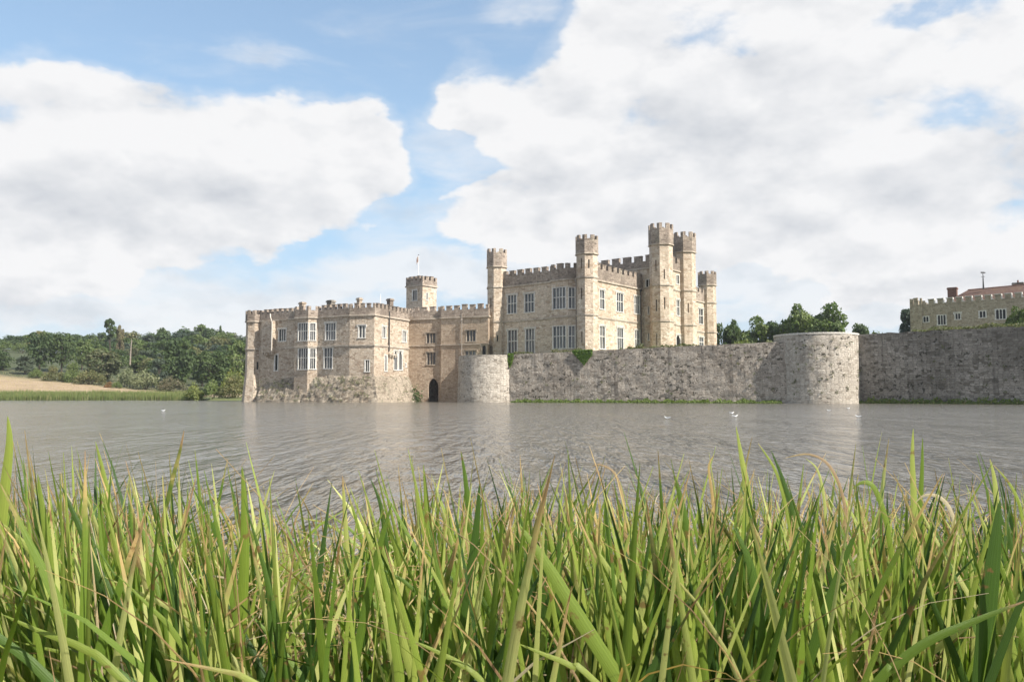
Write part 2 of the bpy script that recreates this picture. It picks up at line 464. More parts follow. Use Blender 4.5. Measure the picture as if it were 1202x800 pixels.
plain('lead', (.20, .20, .21)); plain('iron', (.05, .05, .05), rough=.6); plain('bark', (.085, .068, .052), (.05, .04, .03), scale=6)
plain('pale_bark', (.27, .23, .19), (.17, .14, .11)); plain('white_paint', (.75, .75, .74), (.65, .65, .64)); plain('wood_door', (.15, .12, .09))
plain('lead_pipe', (.30, .27, .24), (.22, .19, .16)); plain('pale_pipe', (.52, .48, .42), (.42, .38, .33))
plain('feather', (.82, .82, .80), (.70, .71, .72), scale=20); plain('feather_grey', (.35, .37, .40)); plain('beak', (.55, .28, .05)); plain('flag_cloth', (.36, .20, .16), (.55, .5, .45), scale=2)
for nm, base in (('glass', (.06, .066, .076)), ('dark_glass', (.02, .022, .025))):
    m, n, b = new_mat(nm); b.inputs['Roughness'].default_value = .12; b.inputs['Specular IOR Level'].default_value = .5
    uv = uvn(n); rn = n.nodes.new('ShaderNodeUVMap'); rn.uv_map = 'rnd'
    sp = n.nodes.new('ShaderNodeSeparateXYZ'); n.links.new(rn.outputs[0], sp.inputs[0])
    su = n.nodes.new('ShaderNodeSeparateXYZ'); n.links.new(uv, su.inputs[0])
    # leaded panes, and pale curtains hanging behind some of them
    f = lambda a, s: (V(n, a) * s)._m('FRACT')
    lead = f(su.outputs[0], 5.5).sm(.86, .92).max(f(su.outputs[1], 4.0).sm(.88, .93))
    cur = (noise(n, vecmul(n, uv, (2.2, .15, 1)), 1.0, 2, .5) + (V(n, sp.outputs[0]) - .5) * .28).sm(.52, .60)
    c = mixc(n, V(n, sp.outputs[1]) * (1.0 if nm == 'glass' else .2), tuple(q * .4 for q in base), tuple(q * 1.5 for q in base)); c = mixc(n, cur * (.42 if nm == 'glass' else .1), c, (.36, .36, .35)); c = mixc(n, lead * .7, c, (.05, .05, .05)); b.inputs['Specular IOR Level'].default_value = .5 if nm == 'glass' else .18
    n.links.new(c, b.inputs['Base Color'])
    bump(n, b, noise(n, uv, 3.0, 2) + lead * .3, .35, .02)


def foliage(name, c0, c1, c2=None, trans=.35, objvar=.5):
    m, n, b = new_mat(name); b.inputs['Roughness'].default_value = .6; b.inputs['Specular IOR Level'].default_value = .25
    rn = n.nodes.new('ShaderNodeUVMap'); rn.uv_map = 'rnd'; sp = n.nodes.new('ShaderNodeSeparateXYZ'); n.links.new(rn.outputs[0], sp.inputs[0])
    oi = n.nodes.new('ShaderNodeObjectInfo'); orr = V(n, oi.outputs['Random'])
    c = mixc(n, V(n, sp.outputs[0]), c0, c1)
    if c2: c = mixc(n, V(n, sp.outputs[1]).sm(.7, .95) * .8, c, c2)
    k = (orr - .5) * objvar + 1
    cc = n.nodes.new('ShaderNodeCombineColor')
    n.links.new((k * (1 + .12 * 0)).x, cc.inputs[0]); n.links.new((k._m('POWER', .7)).x, cc.inputs[1]); n.links.new((k._m('POWER', .4)).x, cc.inputs[2])
    c = mixc(n, 1.0, c, cc.outputs[0], 'MULTIPLY')
    n.links.new(c, b.inputs['Base Color'])
    tr = n.nodes.new('ShaderNodeBsdfTranslucent'); n.links.new(mixc(n, 1.0, c, (1.2, 1.35, .6), 'MULTIPLY'), tr.inputs[0])
    mx = n.nodes.new('ShaderNodeMixShader'); mx.inputs[0].default_value = trans; n.links.new(b.outputs[0], mx.inputs[1]); n.links.new(tr.outputs[0], mx.inputs[2])
    n.links.new(mx.outputs[0], n.nodes['Material Output'].inputs[0]); return m


foliage('leaf_dark', (.048, .078, .030), (.088, .124, .042))
foliage('leaf_mid', (.090, .132, .045), (.150, .19, .062), (.13, .15, .06))
foliage('leaf_olive', (.11, .125, .055), (.17, .17, .08), (.18, .15, .07))
foliage('leaf_blue', (.065, .090, .062), (.105, .132, .09))
foliage('leaf_pale', (.14, .165, .09), (.20, .22, .13), (.24, .25, .16))
foliage('leaf_yellow', (.13, .165, .045), (.19, .215, .06), (.24, .22, .07))
foliage('leaf_rust', (.19, .10, .05), (.24, .14, .07), (.16, .14, .05))
foliage('leaf_brown', (.14, .125, .075), (.19, .16, .10), (.13, .15, .06))
foliage('grass_green', (.085, .13, .03), (.14, .19, .045), (.24, .22, .10))
foliage('reed_far', (.12, .165, .055), (.19, .23, .09), (.28, .26, .14))
foliage('ivy_leaf', (.07, .13, .02), (.12, .20, .03), (.18, .25, .05))

# reed leaf: fine lengthwise veins, hue and dryness by leaf
m, n, b = new_mat('reed_leaf'); uv = uvn(n)
rn = n.nodes.new('ShaderNodeUVMap'); rn.uv_map = 'rnd'; sp = n.nodes.new('ShaderNodeSeparateXYZ'); n.links.new(rn.outputs[0], sp.inputs[0])
su = n.nodes.new('ShaderNodeSeparateXYZ'); n.links.new(uv, su.inputs[0])
hue, dry, ux, vy = V(n, sp.outputs[0]), V(n, sp.outputs[1]), V(n, su.outputs[0]), V(n, su.outputs[1])
ramp = n.nodes.new('ShaderNodeValToRGB'); n.links.new(hue.x, ramp.inputs[0]); e = ramp.color_ramp
stops = [(0, (.030, .068, .012)), (.25, (.062, .118, .015)), (.5, (.125, .19, .022)), (.75, (.225, .28, .052)), (1, (.40, .42, .15))]
while len(e.elements) < len(stops): e.elements.new(.5)
for q, (p_, c_) in zip(e.elements, stops): q.position = p_; q.color = (*c_, 1)
geo = n.nodes.new('ShaderNodeNewGeometry').outputs['Position']
vein = noise(n, vecmul(n, uv, (26, .5, 1)), 1.0, 3, .6)
c = mixc(n, (vein - .32)._m('MULTIPLY', 1.6, clamp=True), ramp.outputs[0], mixc(n, 1.0, ramp.outputs[0], (1.6, 1.5, 1.7), 'MULTIPLY'))
blot = noise(n, geo, 22, 4, .6)
dr = (dry * 1.25 + vy.sm(.82, 1.0) * dry * 1.1 + (blot - .5) * .6 - .44).sm(.08, .40)
dryc = mixc(n, noise(n, geo, 9, 3).sm(.35, .65), (.50, .36, .15), (.29, .18, .10))
dryc = mixc(n, dry.sm(.80, .98), dryc, (.50, .43, .30))
c = mixc(n, dr, c, dryc)
c = mixc(n, blot.sm(.62, .68) * .8, c, (.17, .09, .035))
n.links.new(c, b.inputs['Base Color']); b.inputs['Roughness'].default_value = .42; b.inputs['Specular IOR Level'].default_value = .38
bump(n, b, vein, .5, .002)
tr = n.nodes.new('ShaderNodeBsdfTranslucent'); n.links.new(mixc(n, 1.0, c, (1.3, 1.35, .6), 'MULTIPLY'), tr.inputs[0])
mx = n.nodes.new('ShaderNodeMixShader'); mx.inputs[0].default_value = .34; n.links.new(b.outputs[0], mx.inputs[1]); n.links.new(tr.outputs[0], mx.inputs[2])
n.links.new(mx.outputs[0], n.nodes['Material Output'].inputs[0])

# ground
m, n, b = new_mat('ground_cover'); geo = n.nodes.new('ShaderNodeNewGeometry').outputs['Position']
sx = n.nodes.new('ShaderNodeSeparateXYZ'); n.links.new(geo, sx.inputs[0])
c = mixc(n, noise(n, geo, .35, 6, .6).sm(.35, .65), (.33, .245, .165), (.25, .185, .12))
c = mixc(n, noise(n, geo, 1.6, 5, .65).sm(.5, .7) * .45, c, (.20, .185, .085))
c = mixc(n, noise(n, vecmul(n, geo, (.02, .12, .1)), 1.0, 4).sm(.5, .65) * .5, c, (.23, .20, .10))
c = mixc(n, V(n, sx.outputs[2]).sm(.95, .55), c, (.10, .115, .045))      # damp green edge by the water
wd = V(n, sx.outputs[1]) + V(n, sx.outputs[0]) * .35 + (noise(n, geo, .06, 3) - .5) * 12
c = mixc(n, wd.sm(161, 169), c, (.055, .065, .03))
c = mixc(n, V(n, sx.outputs[0]).sm(-45, -20), c, (.09, .12, .04))
c = mixc(n, V(n, sx.outputs[1]).sm(20, 10), c, mixc(n, noise(n, geo, 9, 5, .7).sm(.35, .65), (.045, .035, .022), (.13, .10, .055)))
n.links.new(c, b.inputs['Base Color']); bump(n, b, noise(n, geo, 3, 5), .6, .1)
m, n, b = new_mat('lawn_grass'); geo = n.nodes.new('ShaderNodeNewGeometry').outputs['Position']
n.links.new(mixc(n, noise(n, geo, 1.2, 5).sm(.35, .65), (.09, .13, .035), (.15, .16, .06)), b.inputs['Base Color'])

# water
m, n, b = new_mat('lake_water'); geo = n.nodes.new('ShaderNodeNewGeometry').outputs['Position']
b.inputs['Base Color'].default_value = (.135, .125, .105, 1); b.inputs['Roughness'].default_value = .10; b.inputs['IOR'].default_value = 1.33; b.inputs['Specular IOR Level'].default_value = .5
wv = vecmul(n, geo, (.6, 1.0, 1))
h = noise(n, vecmul(n, geo, (3.6, 1.1, 1)), 1.0, 3, .6, .4) * .045 + noise(n, wv, 9.0, 3, .6, .3) * .045 + noise(n, wv, 4.0, 3, .6, .4) * .065 + noise(n, wv, 1.0, 3, .55, .3) * .09
gust = noise(n, vecmul(n, geo, (.9, .16, 1)), .55, 6, .68).sm(.30, .70, .45, 1.7) * noise(n, vecmul(n, geo, (3.2, .55, 1)), 1.0, 3, .6).sm(.35, .65, .45, 1.7) * noise(n, vecmul(n, geo, (.35, 1, 1)), .045, 3, .5).sm(.3, .7, .75, 1.25)
bump(n, b, h * gust, 1.0, .58)

# ------------------------------------------------------------------ terrain, water
def lerp(a, b, t): return a + (b - a) * t
def sst(a, b, x):
    t = min(max((x - a) / (b - a), 0), 1); return t * t * (3 - 2 * t)


def shore(x):
    s = 166 + 3 * mnoise.noise(Vector((x * .02, 3, 0)))
    s = lerp(s, 159, sst(-66, -58, x)); s = lerp(s, 185, sst(-44, -34, x))
    return s


def height(x, y):
    left = 1 - sst(-45, 10, x)
    s = shore(x)
    if y > s - 3:
        d = y - s
        ramp_ = sst(-3, 1.5, d) * .75
        bear = x / max(y, 1)
        k = sst(-.40, -.66, bear) if bear > -.66 else 1
        k = min(max((-.40 - bear) / .26, 0), 1)
        mead = d * lerp(.045, .125, k) if d > 0 else 0
        mead = min(mead, 60)
        hill = sst(30, 190, d) * lerp(11, 8, k)
        hh = -.7 + ramp_ + .35 * sst(-3, 0, d) + (mead * (1 - .55 * sst(60, 220, d)) + hill) * left * (1 if d > 0 else 0)
        hh += (1 - left) * (7.2 * sst(0, 22, d))
        if d > 400: hh *= 1 - .55 * sst(400, 1400, d)
        return hh + .25 * mnoise.noise(Vector((x * .05, y * .05, 0))) * sst(2, 12, d)
    if y < 3.2: return lerp(-.45, .06, sst(3.2, 1.6, y)) + (.03 * mnoise.noise(Vector((x * 3, y * 3, 0))) if y < 2.6 else 0)
    return -.7 if y > 6 else lerp(-.45, -.7, sst(3.2, 6, y))


xs = sorted({*range(-200, 201, 4), *[i * 25 for i in range(-60, 61)], *[i * 200 for i in range(-15, 16)]})
ys = sorted({-400, -200, -80, -30, -10, -5, -3, -2, -1, -.5, 0, .3, .6, .9, 1.1, 1.4, 1.7, 2, 2.3, 2.6, 2.9, 3.2, 4, 6, 12, 30, 60, 100, 130, 150, *[154 + i * 1.5 for i in range(50)], *[230 + i * 8 for i in range(30)], *[480 + i * 60 for i in range(14)], 1500, 2000, 3000, 4500})
mb = MB(); me = bpy.data.meshes.new('ground'); nx = len(xs)
vv = [(x, y, height(x, y)) for y in ys for x in xs]
ff = [(j * nx + i, j * nx + i + 1, (j + 1) * nx + i + 1, (j + 1) * nx + i) for j in range(len(ys) - 1) for i in range(nx - 1)]
me.from_pydata(vv, [], ff); me.materials.append(M['ground_cover']); me.polygons.foreach_set('use_smooth', [True] * len(ff))
g = bpy.data.objects.new('ground', me); col.objects.link(g); tag(g, kind='structure')
me = bpy.data.meshes.new('lake_water'); me.from_pydata([(-900, -.3, 0), (900, -.3, 0), (900, 215, 0), (-900, 215, 0)], [], [(0, 1, 2, 3)]); me.materials.append(M['lake_water'])
g = bpy.data.objects.new('lake_water', me); col.objects.link(g); tag(g, kind='structure')

# ------------------------------------------------------------------ the summer air
m = bpy.data.materials.new('air'); m.use_nodes = True; n = m.node_tree; n.nodes.remove(n.nodes['Principled BSDF'])
pv = n.nodes.new('ShaderNodeVolumePrincipled'); pv.inputs['Color'].default_value = (.86, .92, 1, 1); pv.inputs['Density'].default_value = .00014
n.links.new(pv.outputs[0], n.nodes['Material Output'].inputs['Volume']); M['air'] = m
hb = MB(); hb.box((0, 2050, -3), (6300, 5100, 48)); hz_ = hb.build('haze', m); tag(hz_, kind='stuff')

# ------------------------------------------------------------------ castle geometry
def pl(px, Y, py=425):
    p = at(px, py, Y); return (p.x, p.y)


A = Vector((.775, -.632)); Bd = Vector((.623, .782))
C2 = Vector((11.2, 118.0)); T1 = C2 - A * 17.66; T5 = C2 + Bd * 41.7
NA = Vector((A.y, -A.x)); NB = Vector((Bd.y, -Bd.x))
ROT = math.atan2(A.y, A.x)


def octo(c, r, rot=ROT):
    return [(c[0] + r * math.cos(rot + R(22.5 + 45 * k)), c[1] + r * math.sin(rot + R(22.5 + 45 * k))) for k in range(8)]


def prism(mb, poly, z0, z1, top=True):
    n = len(poly)
    for i in range(n):
        a, b = poly[i], poly[(i + 1) % n]; mb.face([(a[0], a[1], z0), (b[0], b[1], z0), (b[0], b[1], z1), (a[0], a[1], z1)])
    if top: mb.face([(p[0], p[1], z1) for p in poly])


def turret(parent, c, r, z0, strings, head, cren, top, mat='castle_stone', slits=(), name='turret', rot=ROT, flare=None):
    sh = MB(); po = octo(c, r, rot)
    if flare:
        fo = octo(c, r * flare[1], rot)
        for i in range(8):
            j = (i + 1) % 8; sh.face([(*fo[i], z0), (*fo[j], z0), (*po[j], flare[0]), (*po[i], flare[0])])
        z0b = flare[0]
    else: z0b = z0
    ops = {i: [] for i in range(8)}
    for (fi, zc, hh, ww) in slits: ops[fi].append((0, zc, hh, ww))
    for i in range(8):
        a, b_ = po[i], po[(i + 1) % 8]; L = math.dist(a, b_)
        facade(sh, a, b_, z0b, head, [(L / 2 - ww / 2, L / 2 + ww / 2, zc - hh / 2, zc + hh / 2) for _, zc, hh, ww in ops[i]], .25)
    t = sh.build(name, M[mat], parent)
    for i in range(8):
        a, b_ = po[i], po[(i + 1) % 8]; L = math.dist(a, b_); p0 = Vector(a); tt = (Vector(b_) - p0) / L; nn = Vector((tt.y, -tt.x))
        for _, zc, hh, ww in ops[i]:
            g = MB(); q = lambda s, z: (p0.x + tt.x * s - nn.x * .22, p0.y + tt.y * s - nn.y * .22, z)
            g.face([q(L / 2 - ww / 2, zc - hh / 2), q(L / 2 + ww / 2, zc - hh / 2), q(L / 2 + ww / 2, zc + hh / 2), q(L / 2 - ww / 2, zc + hh / 2)])
            g.build('slit_window', M['dark_glass'], t)
    for z in strings:
        st = MB(); ring(st, po, -.02, .13, z - .11, z + .11); ring(st, po, -.02, .06, z - .22, z - .108)
        st.build('string_course', M['string_stone'], t)
    st = MB(); ring(st, po, -.02, .20, head - .16, head + .02); st.build('string_course', M['string_stone'], t)
    hd = MB(); ho = octo(c, r + .13, rot)
    # head, its flat roof inside, and the teeth
    ring(hd, ho, -.38, .0, head + .023, cren); merlons(hd, ho, -.36, -.004, cren, top, .62, .42, True, .05)
    prism(hd, offs(ho, -.3), head + .3, head + .9)
    hd.build('battlement', M['parapet_stone'], t)
    return t


def shell(parent, poly, z0, cornice, cren, top, wins, mat, strings=(), mw=.6, gw=.5, skip=(), closed=True, pm='parapet_stone', crown=.42):
    """walls with openings on the edges, roof, strings, parapet. wins: {edge: [dict]}"""
    mb = MB(); n = len(poly)
    for i in range(n if closed else n - 1):
        if i in skip: continue
        a, b_ = poly[i], poly[(i + 1) % n]
        facade(mb, a, b_, z0, cornice, [d['op'] for d in wins.get(i, [])])
    wl = mb.build('wall', M[mat], parent)
    for i, ds in wins.items():
        for d in ds:
            a, b_ = poly[i], poly[(i + 1) % n]
            window(wl.parent if True else wl, a, b_, d['op'], d.get('l', 2), d.get('t', 1), d.get('arch', False), d.get('hood', True), d.get('wide', .13), dark=d.get('dark', False), mat=M[d['mat']] if 'mat' in d else None)
    for z in strings:
        sm = MB(); ring(sm, poly, -.03, .13, z - .12, z + .12, closed); ring(sm, poly, -.03, .06, z - .24, z - .118, closed)
        sm.build('string_course', M['string_stone'], parent)
    sm = MB(); ring(sm, poly, -.03, .18, cornice - .14, cornice + .10, closed); sm.build('string_course', M['string_stone'], parent)
    pm_ = MB(); ring(pm_, poly, -crown, .06, cornice + .103, cren, closed); merlons(pm_, poly, -crown + .02, .056, cren, top, mw, gw, closed)
    pm_.build('parapet', M[pm], parent)
    if closed:
        rf = MB(); rf.face([(p.x, p.y, cornice + .25) for p in offs(poly, -.3)]); rf.build('roof', M['lead'], parent)
    return wl


def W(p0, p1, x0, x1, y0, y1, **k):
    k['op'] = rect(p0, p1, x0, x1, y0, y1); return k


# ---- western keep by the water
keep = empty('castle_keep', (-28, 130, 0))
tag(keep, 'squat polygonal stone block with rough sloping rubble base standing in the lake at the left', 'castle', 'linked buildings of the castle')
KE = Vector(keep.location)


def setp(o, root):                      # children were modelled in world metres
    for ch in o.children: ch.location = ch.location - Vector(root.location)


a0, g3, g4, g5 = Vector(pl(305, 128.3)), Vector(pl(410, 119)), Vector(pl(439, 118)), Vector(pl(479.5, 127))
tw = (g3 - a0).normalized(); nw = Vector((tw.y, -tw.x))
s1, s2 = hit(a0, g3, 346, 420)[0], hit(a0, g3, 372.5, 420)[0]
ba = a0 + tw * s1; bb = a0 + tw * s2
f0 = ba + tw * .9 + nw * 1.0; f1 = bb - tw * 1.05 + nw * 1.0
kp = [tuple(q) for q in (a0, ba, f0, f1, bb, g3, g4, g5)] + [pl(478, 133.5), (-16.5, 146), (-40, 152), (-43.5, 131)]
q = lambda i, *a, **k: W(kp[i], kp[i + 1], *a, **k)
kw = {
    0: [q(0, 326.9, 335.8, 386.4, 400, l=3, t=0), q(0, 322, 326.4, 416, 434.5, l=1, t=0, arch=True, dark=True, hood=False)],
    1: [q(1, 346.6, 348.6, 380.4, 399.5, l=1, hood=False, wide=.08), q(1, 346.6, 348.6, 409, 433, l=1, hood=False, wide=.08)],
    2: [q(2, 349.8, 361.4, 379.4, 399.5, l=4, hood=False), q(2, 349.8, 361.4, 409, 433, l=4, hood=False)],
    3: [q(3, 363.3, 370.9, 379.4, 399, l=3, hood=False), q(3, 363.3, 370.9, 409, 432.6, l=3, hood=False)],
    4: [q(4, 381.8, 394.2, 379.4, 398.6, l=4), q(4, 380, 390.3, 408.4, 432, l=3)],
    5: [q(5, 420.6, 428.9, 382.4, 396, l=2, t=0, arch=True), q(5, 428.2, 433.8, 422.4, 435.6, l=2, t=0, arch=True, dark=True, hood=False)],
    6: [q(6, 448.3, 452.8, 383.6, 396, l=2, t=0), q(6, 471.8, 477, 389, 401, l=3, t=0), q(6, 451.5, 454.3, 416.8, 435, l=1, t=0, arch=True, hood=False),
        q(6, 462.2, 466.9, 412.5, 433.6, l=1, t=0, arch=True), q(6, 467.9, 472.4, 412.5, 433.6, l=1, t=0, arch=True), q(6, 475.3, 477.1, 426, 430, l=1, t=0, hood=False, dark=True)],
}
shell(keep, kp, -.6, 13.0, 14.1, 14.72, kw, 'keep_stone', strings=(8.5,), mw=.62, gw=.50)
turret(keep, pl(299.5, 129.6), 1.55, -.6, (8.5,), 13.0, 14.1, 14.72, mat='keep_stone', slits=((6, 5.8, 1.25, .3),), name='corner_turret', rot=R(-12), flare=(4.9, 1.32))
# narrow garderobe box on corbels
gb = MB(); s3, s4 = hit(a0, g3, 311, 400)[0], hit(a0, g3, 323.6, 400)[0]
qa, qb = a0 + tw * s3, a0 + tw * s4
gp = [tuple(v) for v in (qa, qb, qb + nw * .75, qa + nw * .75)]
gp = [gp[0], gp[3], gp[2], gp[1]]
prism(gb, gp, 7.9, 12.83)
gb.face([(p[0], p[1], 7.9) for p in gp][::-1])
for i in range(5):
    c = qa.lerp(qb, (i + .5) / 5) + nw * .36; gb.box((c.x, c.y, 7.45), (.28, .70, .45), math.atan2(tw.y, tw.x))
gb.build('garderobe', M['keep_stone'], keep)
pp = MB(); c = qb + nw * .85; c0 = qb + nw * .3 - tw * 1.0
pp.tube([(c0.x, c0.y, 14.0), ((c0.x + c.x) / 2, (c0.y + c.y) / 2 - .4, 13.4), (c.x, c.y, 12.6), (c.x, c.y, 8.1)], .09); pp.build('drainpipe', M['pale_pipe'], keep)
# second drainpipe on the right face, hopper bracket below
s5 = hit(g4, g5, 455.8, 400)[0]; tr_ = (g5 - g4).normalized(); nr = Vector((tr_.y, -tr_.x)); c = g4 + tr_ * s5 + nr * .16
pp = MB(); pp.tube([(c.x, c.y, 13.9), (c.x, c.y, 7.7)], .09); pp.build('drainpipe', M['iron'], keep)
lg = MB(); c = g4 + tr_ * (s5 + .9) + nr * .2; lg.box((c.x, c.y, 7.15), (1.9, .4, .22), math.atan2(tr_.y, tr_.x))
for k in (-.7, 0, .7):
    c2_ = c + tr_ * k; lg.box((c2_.x, c2_.y, 6.85), (.22, .34, .30), math.atan2(tr_.y, tr_.x))
lg.build('ledge', M['string_stone'], keep)
# rough sloping base
bt = MB(); line = [a0 + tw * .75, g3, g4, g5]; NS = 11
prev = None; rows = []
seg = []
for i in range(3):
    L = (line[i + 1] - line[i]).length; k = int(L / .35)
    seg += [(i, j / k) for j in range(k)]
seg.append((2, 1.0))
for lv in range(NS + 1):
    u = lv / NS; o = offs([tuple(p) for p in line], .02 + 1.75 * (u ** .8), False); row = []
    for (i, f) in seg:
        p = o[i].lerp(o[i + 1], f); z = lerp(3.95 if (i or f > .35) else lerp(2.6, 3.95, f / .35), -.5, u) + (.30 * mnoise.noise(Vector((p.x * .6, p.y * .6, 9))) if lv == 0 else 0)
        d = .22 * mnoise.noise(Vector((p.x * 1.3, p.y * 1.3, z * 1.9))) + .12 * mnoise.noise(Vector((p.x * 4, p.y * 4, z * 5)))
        row.append((p.x - .3 * d, p.y - d * (1 if lv else 0), z + d * .3))
    rows.append(row)
for r0, r1 in zip(rows, rows[1:]):
    for k in range(len(r0) - 1): bt.face([r1[k], r1[k + 1], r0[k + 1], r0[k]], uv=[(k * .35, -r1[k][2]), (k * .35 + .35, -r1[k + 1][2]), (k * .35 + .35, -r0[k + 1][2]), (k * .35, -r0[k][2])])
# end face towards the arch
for r0, r1 in zip(rows, rows[1:]): bt.face([r1[-1], (g5.x, g5.y + .3, r1[-1][2]), (g5.x, g5.y + .3, r0[-1][2]), r0[-1]])
bt.build('rubble_base', M['rubble'], keep)
# roof furniture
def chimney(parent, px, y0, Y, wx, wy, z0, mat='keep_stone', pots=0):
    p = at(px, y0, Y); m_ = MB(); m_.box((p.x, p.y, z0), (wx, wy, p.z - z0 - .35), ROT); m_.box((p.x, p.y, p.z - .347), (wx + .22, wy + .22, .2), ROT); m_.box((p.x, p.y, p.z - .145), (wx + .06, wy + .06, .14), ROT)
    c_ = m_.build('chimney', M[mat], parent)
    for k in range(pots):
        pm = MB(); x = p.x + (k - (pots - 1) / 2) * .5; pm.tube([(x, p.y, p.z), (x, p.y, p.z + .45)], [.16, .13], 8); pm.build('chimney_pot', M['brick'], c_)
    return c_
chimney(keep, 355, 354.5, 131, .9, .7, 13.2); chimney(keep, 388.5, 352.3, 128, 1.2, .8, 13.2, 'dark_wall_stone'); chimney(keep, 422, 349.5, 126, .65, .6, 13.2)
chimney(keep, 458, 350.5, 123.2, .75, .7, 12.9, 'parapet_stone')
pm = MB(); p = at(446.8, 344.5, 128); pm.tube([(p.x, p.y, 13.2), tuple(p)], [.06, .04], 6); pm.build('mast', M['white_paint'], keep)
setp(keep, keep)

# ---- link range between keep and main block
lk = empty('link_range', (-10, 131, 0)); tag(lk, 'warm brown stone range with a dark water arch between keep and main block', 'castle range', 'linked buildings of the castle')
r0, r1, r1b, r2 = pl(478, 132.9), pl(516.8, 131.0), pl(517.4, 130.5), pl(573, 127.0)
lp = [r0, r1, r1b, r2, (-1.5, 138), (-15, 143)]
q = lambda i, *a, **k: W(lp[i], lp[i + 1], *a, **k)
so_, eo, zb, zt = rect(lp[0], lp[1], 502.5, 514.5, 444, 471)
lw = {0: [q(0, 500, 512, 391.2, 402.6, l=3, t=0), q(0, 500.5, 512, 413.8, 427.6, l=3, t=0)],
      2: [q(2, 547, 558.8, 388, 400.3, l=3, t=0), q(2, 545.5, 559, 411.8, 424, l=3, t=0), q(2, 565.3, 571, 405, 418.5, l=1, t=0, arch=True, dark=True, mat='range_stone')]}
mbx = MB()
for i in range(len(lp)):
    a, b_ = lp[i], lp[(i + 1) % len(lp)]
    ops = [d['op'] for d in lw.get(i, [])]
    if i == 0: ops = ops + [(so_, eo, -.5, zt)]
    facade(mbx, a, b_, -.6, 13.7, ops, .5 if i == 0 else .38)
mbx.build('wall', M['range_stone'], lk)
for i, ds in lw.items():
    for d in ds: window(lk, lp[i], lp[i + 1], d['op'], d['l'], 0, d.get('arch', False), dark=d.get('dark', False), mat=M['string_stone'])
# arch head and dark tunnel behind it
p0, p1 = Vector(lp[0]), Vector(lp[1]); t_ = (p1 - p0).normalized(); n_ = Vector((t_.y, -t_.x)); P = lambda s, z, d=0: (p0.x + t_.x * s + n_.x * d, p0.y + t_.y * s + n_.y * d, z)
ah = MB(); mid = (so_ + eo) / 2; hgt = 1.5; N = 8
for sd in (0, 1):
    ed = so_ if sd == 0 else eo
    for k in range(N):
        cu = lambda f: (ed + (mid - ed) * (1 - math.cos(f * 1.3)) / (1 - math.cos(1.3)), zt - hgt + hgt * math.sin(f * 1.3) / math.sin(1.3))
        u, v = cu(k / N), cu((k + 1) / N)
        qd = [P(ed, u[1], -.03), P(u[0], u[1], -.03), P(v[0], v[1], -.03), P(ed, v[1], -.03)]
        ah.face(qd if sd == 0 else qd[::-1]); ah.face([P(u[0], u[1], -.03), P(u[0], u[1], -.5), P(v[0], v[1], -.5), P(v[0], v[1], -.03)])
        u2, v2 = (ed + (u[0] - ed) * .86 - (.18 if sd == 0 else -.18), u[1] + .22), (ed + (v[0] - ed) * .86 - (.18 if sd == 0 else -.18), v[1] + .22)
ah.build('arch', M['range_stone'], lk)
tn = MB()
tn.face([P(so_, -.5, -5), P(eo, -.5, -5), P(eo, zt, -5), P(so_, zt, -5)]); tn.face([P(so_, -.5, -.5), P(so_, -.5, -5), P(so_, zt, -5), P(so_, zt, -.5)]); tn.face([P(eo, -.5, -5), P(eo, -.5, -.5), P(eo, zt, -.5), P(eo, zt, -5)]); tn.face([P(so_, zt, -5), P(eo, zt, -5), P(eo, zt, -.5), P(so_, zt, -.5)])
tn.build('tunnel', M['dark_wall_stone'], lk)
gt = MB()
for k in range(6):
    s = so_ + (eo - so_) * (k + .5) / 6; gt.tube([P(s, -.4, -.9), P(s, zt - .1, -.9)], .035, 5)
for z in (1.0, 2.4): gt.tube([P(so_, z, -.86), P(eo, z, -.86)], .035, 5)
gt.build('grille', M['wood_door'], lk)
sm = MB(); ring(sm, lp, -.03, .12, 9.15, 9.36); sm.build('string_course', M['string_stone'], lk)
sm = MB(); ring(sm, lp, -.03, .18, 13.56, 13.8); sm.build('string_course', M['string_stone'], lk)
pm = MB(); ring(pm, lp, -.42, .06, 13.803, 14.95); merlons(pm, lp, -.40, .056, 14.95, 15.62, .95, .6, True, .09); pm.build('parapet', M['parapet_stone'], lk)
rf = MB(); rf.face([(p.x, p.y, 13.95) for p in offs(lp, -.3)]); rf.build('roof', M['lead'], lk)
s6 = hit(lp[2], lp[3], 542.5, 390)[0]; t2 = (Vector(lp[3]) - Vector(lp[2])).normalized(); c = Vector(lp[2]) + t2 * s6 + Vector((t2.y, -t2.x)) * .15
pp = MB(); pp.tube([(c.x, c.y, 14.3), (c.x, c.y, 6.5)], .075); pp.box((c.x, c.y, 13.1), (.3, .24, .35)); pp.build('drainpipe', M['lead_pipe'], lk)
setp(lk, lk)

# ---- square bell tower behind the link range
bt_ = empty('bell_tower', (*pl(496, 138), 0)); tag(bt_, 'small square stone tower with a flagpole rising behind the link range', 'tower', 'linked buildings of the castle')
k0 = Vector(pl(496, 138, 340)); tp = [tuple(k0 - A * 4.1), tuple(k0), tuple(k0 + Bd * 3.5), tuple(k0 + Bd * 3.5 - A * 4.1)]
q = lambda i, *a, **k: W(tp[i], tp[i + 1], *a, **k)
shell(bt_, tp, 3, 20.25, 21.15, 21.85, {0: [q(0, 484, 489.6, 340.2, 352.4, l=2, t=0, arch=True, dark=True, hood=False), q(0, 485, 487, 360.8, 364.4, l=1, t=0, hood=False, dark=True)], 1: [q(1, 500.2, 502.2, 343.5, 352, l=1, t=0, arch=True, hood=False, dark=True)]},
      'castle_stone', mw=.7, gw=.42)
setp(bt_, bt_)
fp = empty('flagpole', (*pl(491, 139.5, 340), 20.4)); tag(fp, 'thin white flagpole with a limp flag on the square bell tower', 'flagpole')
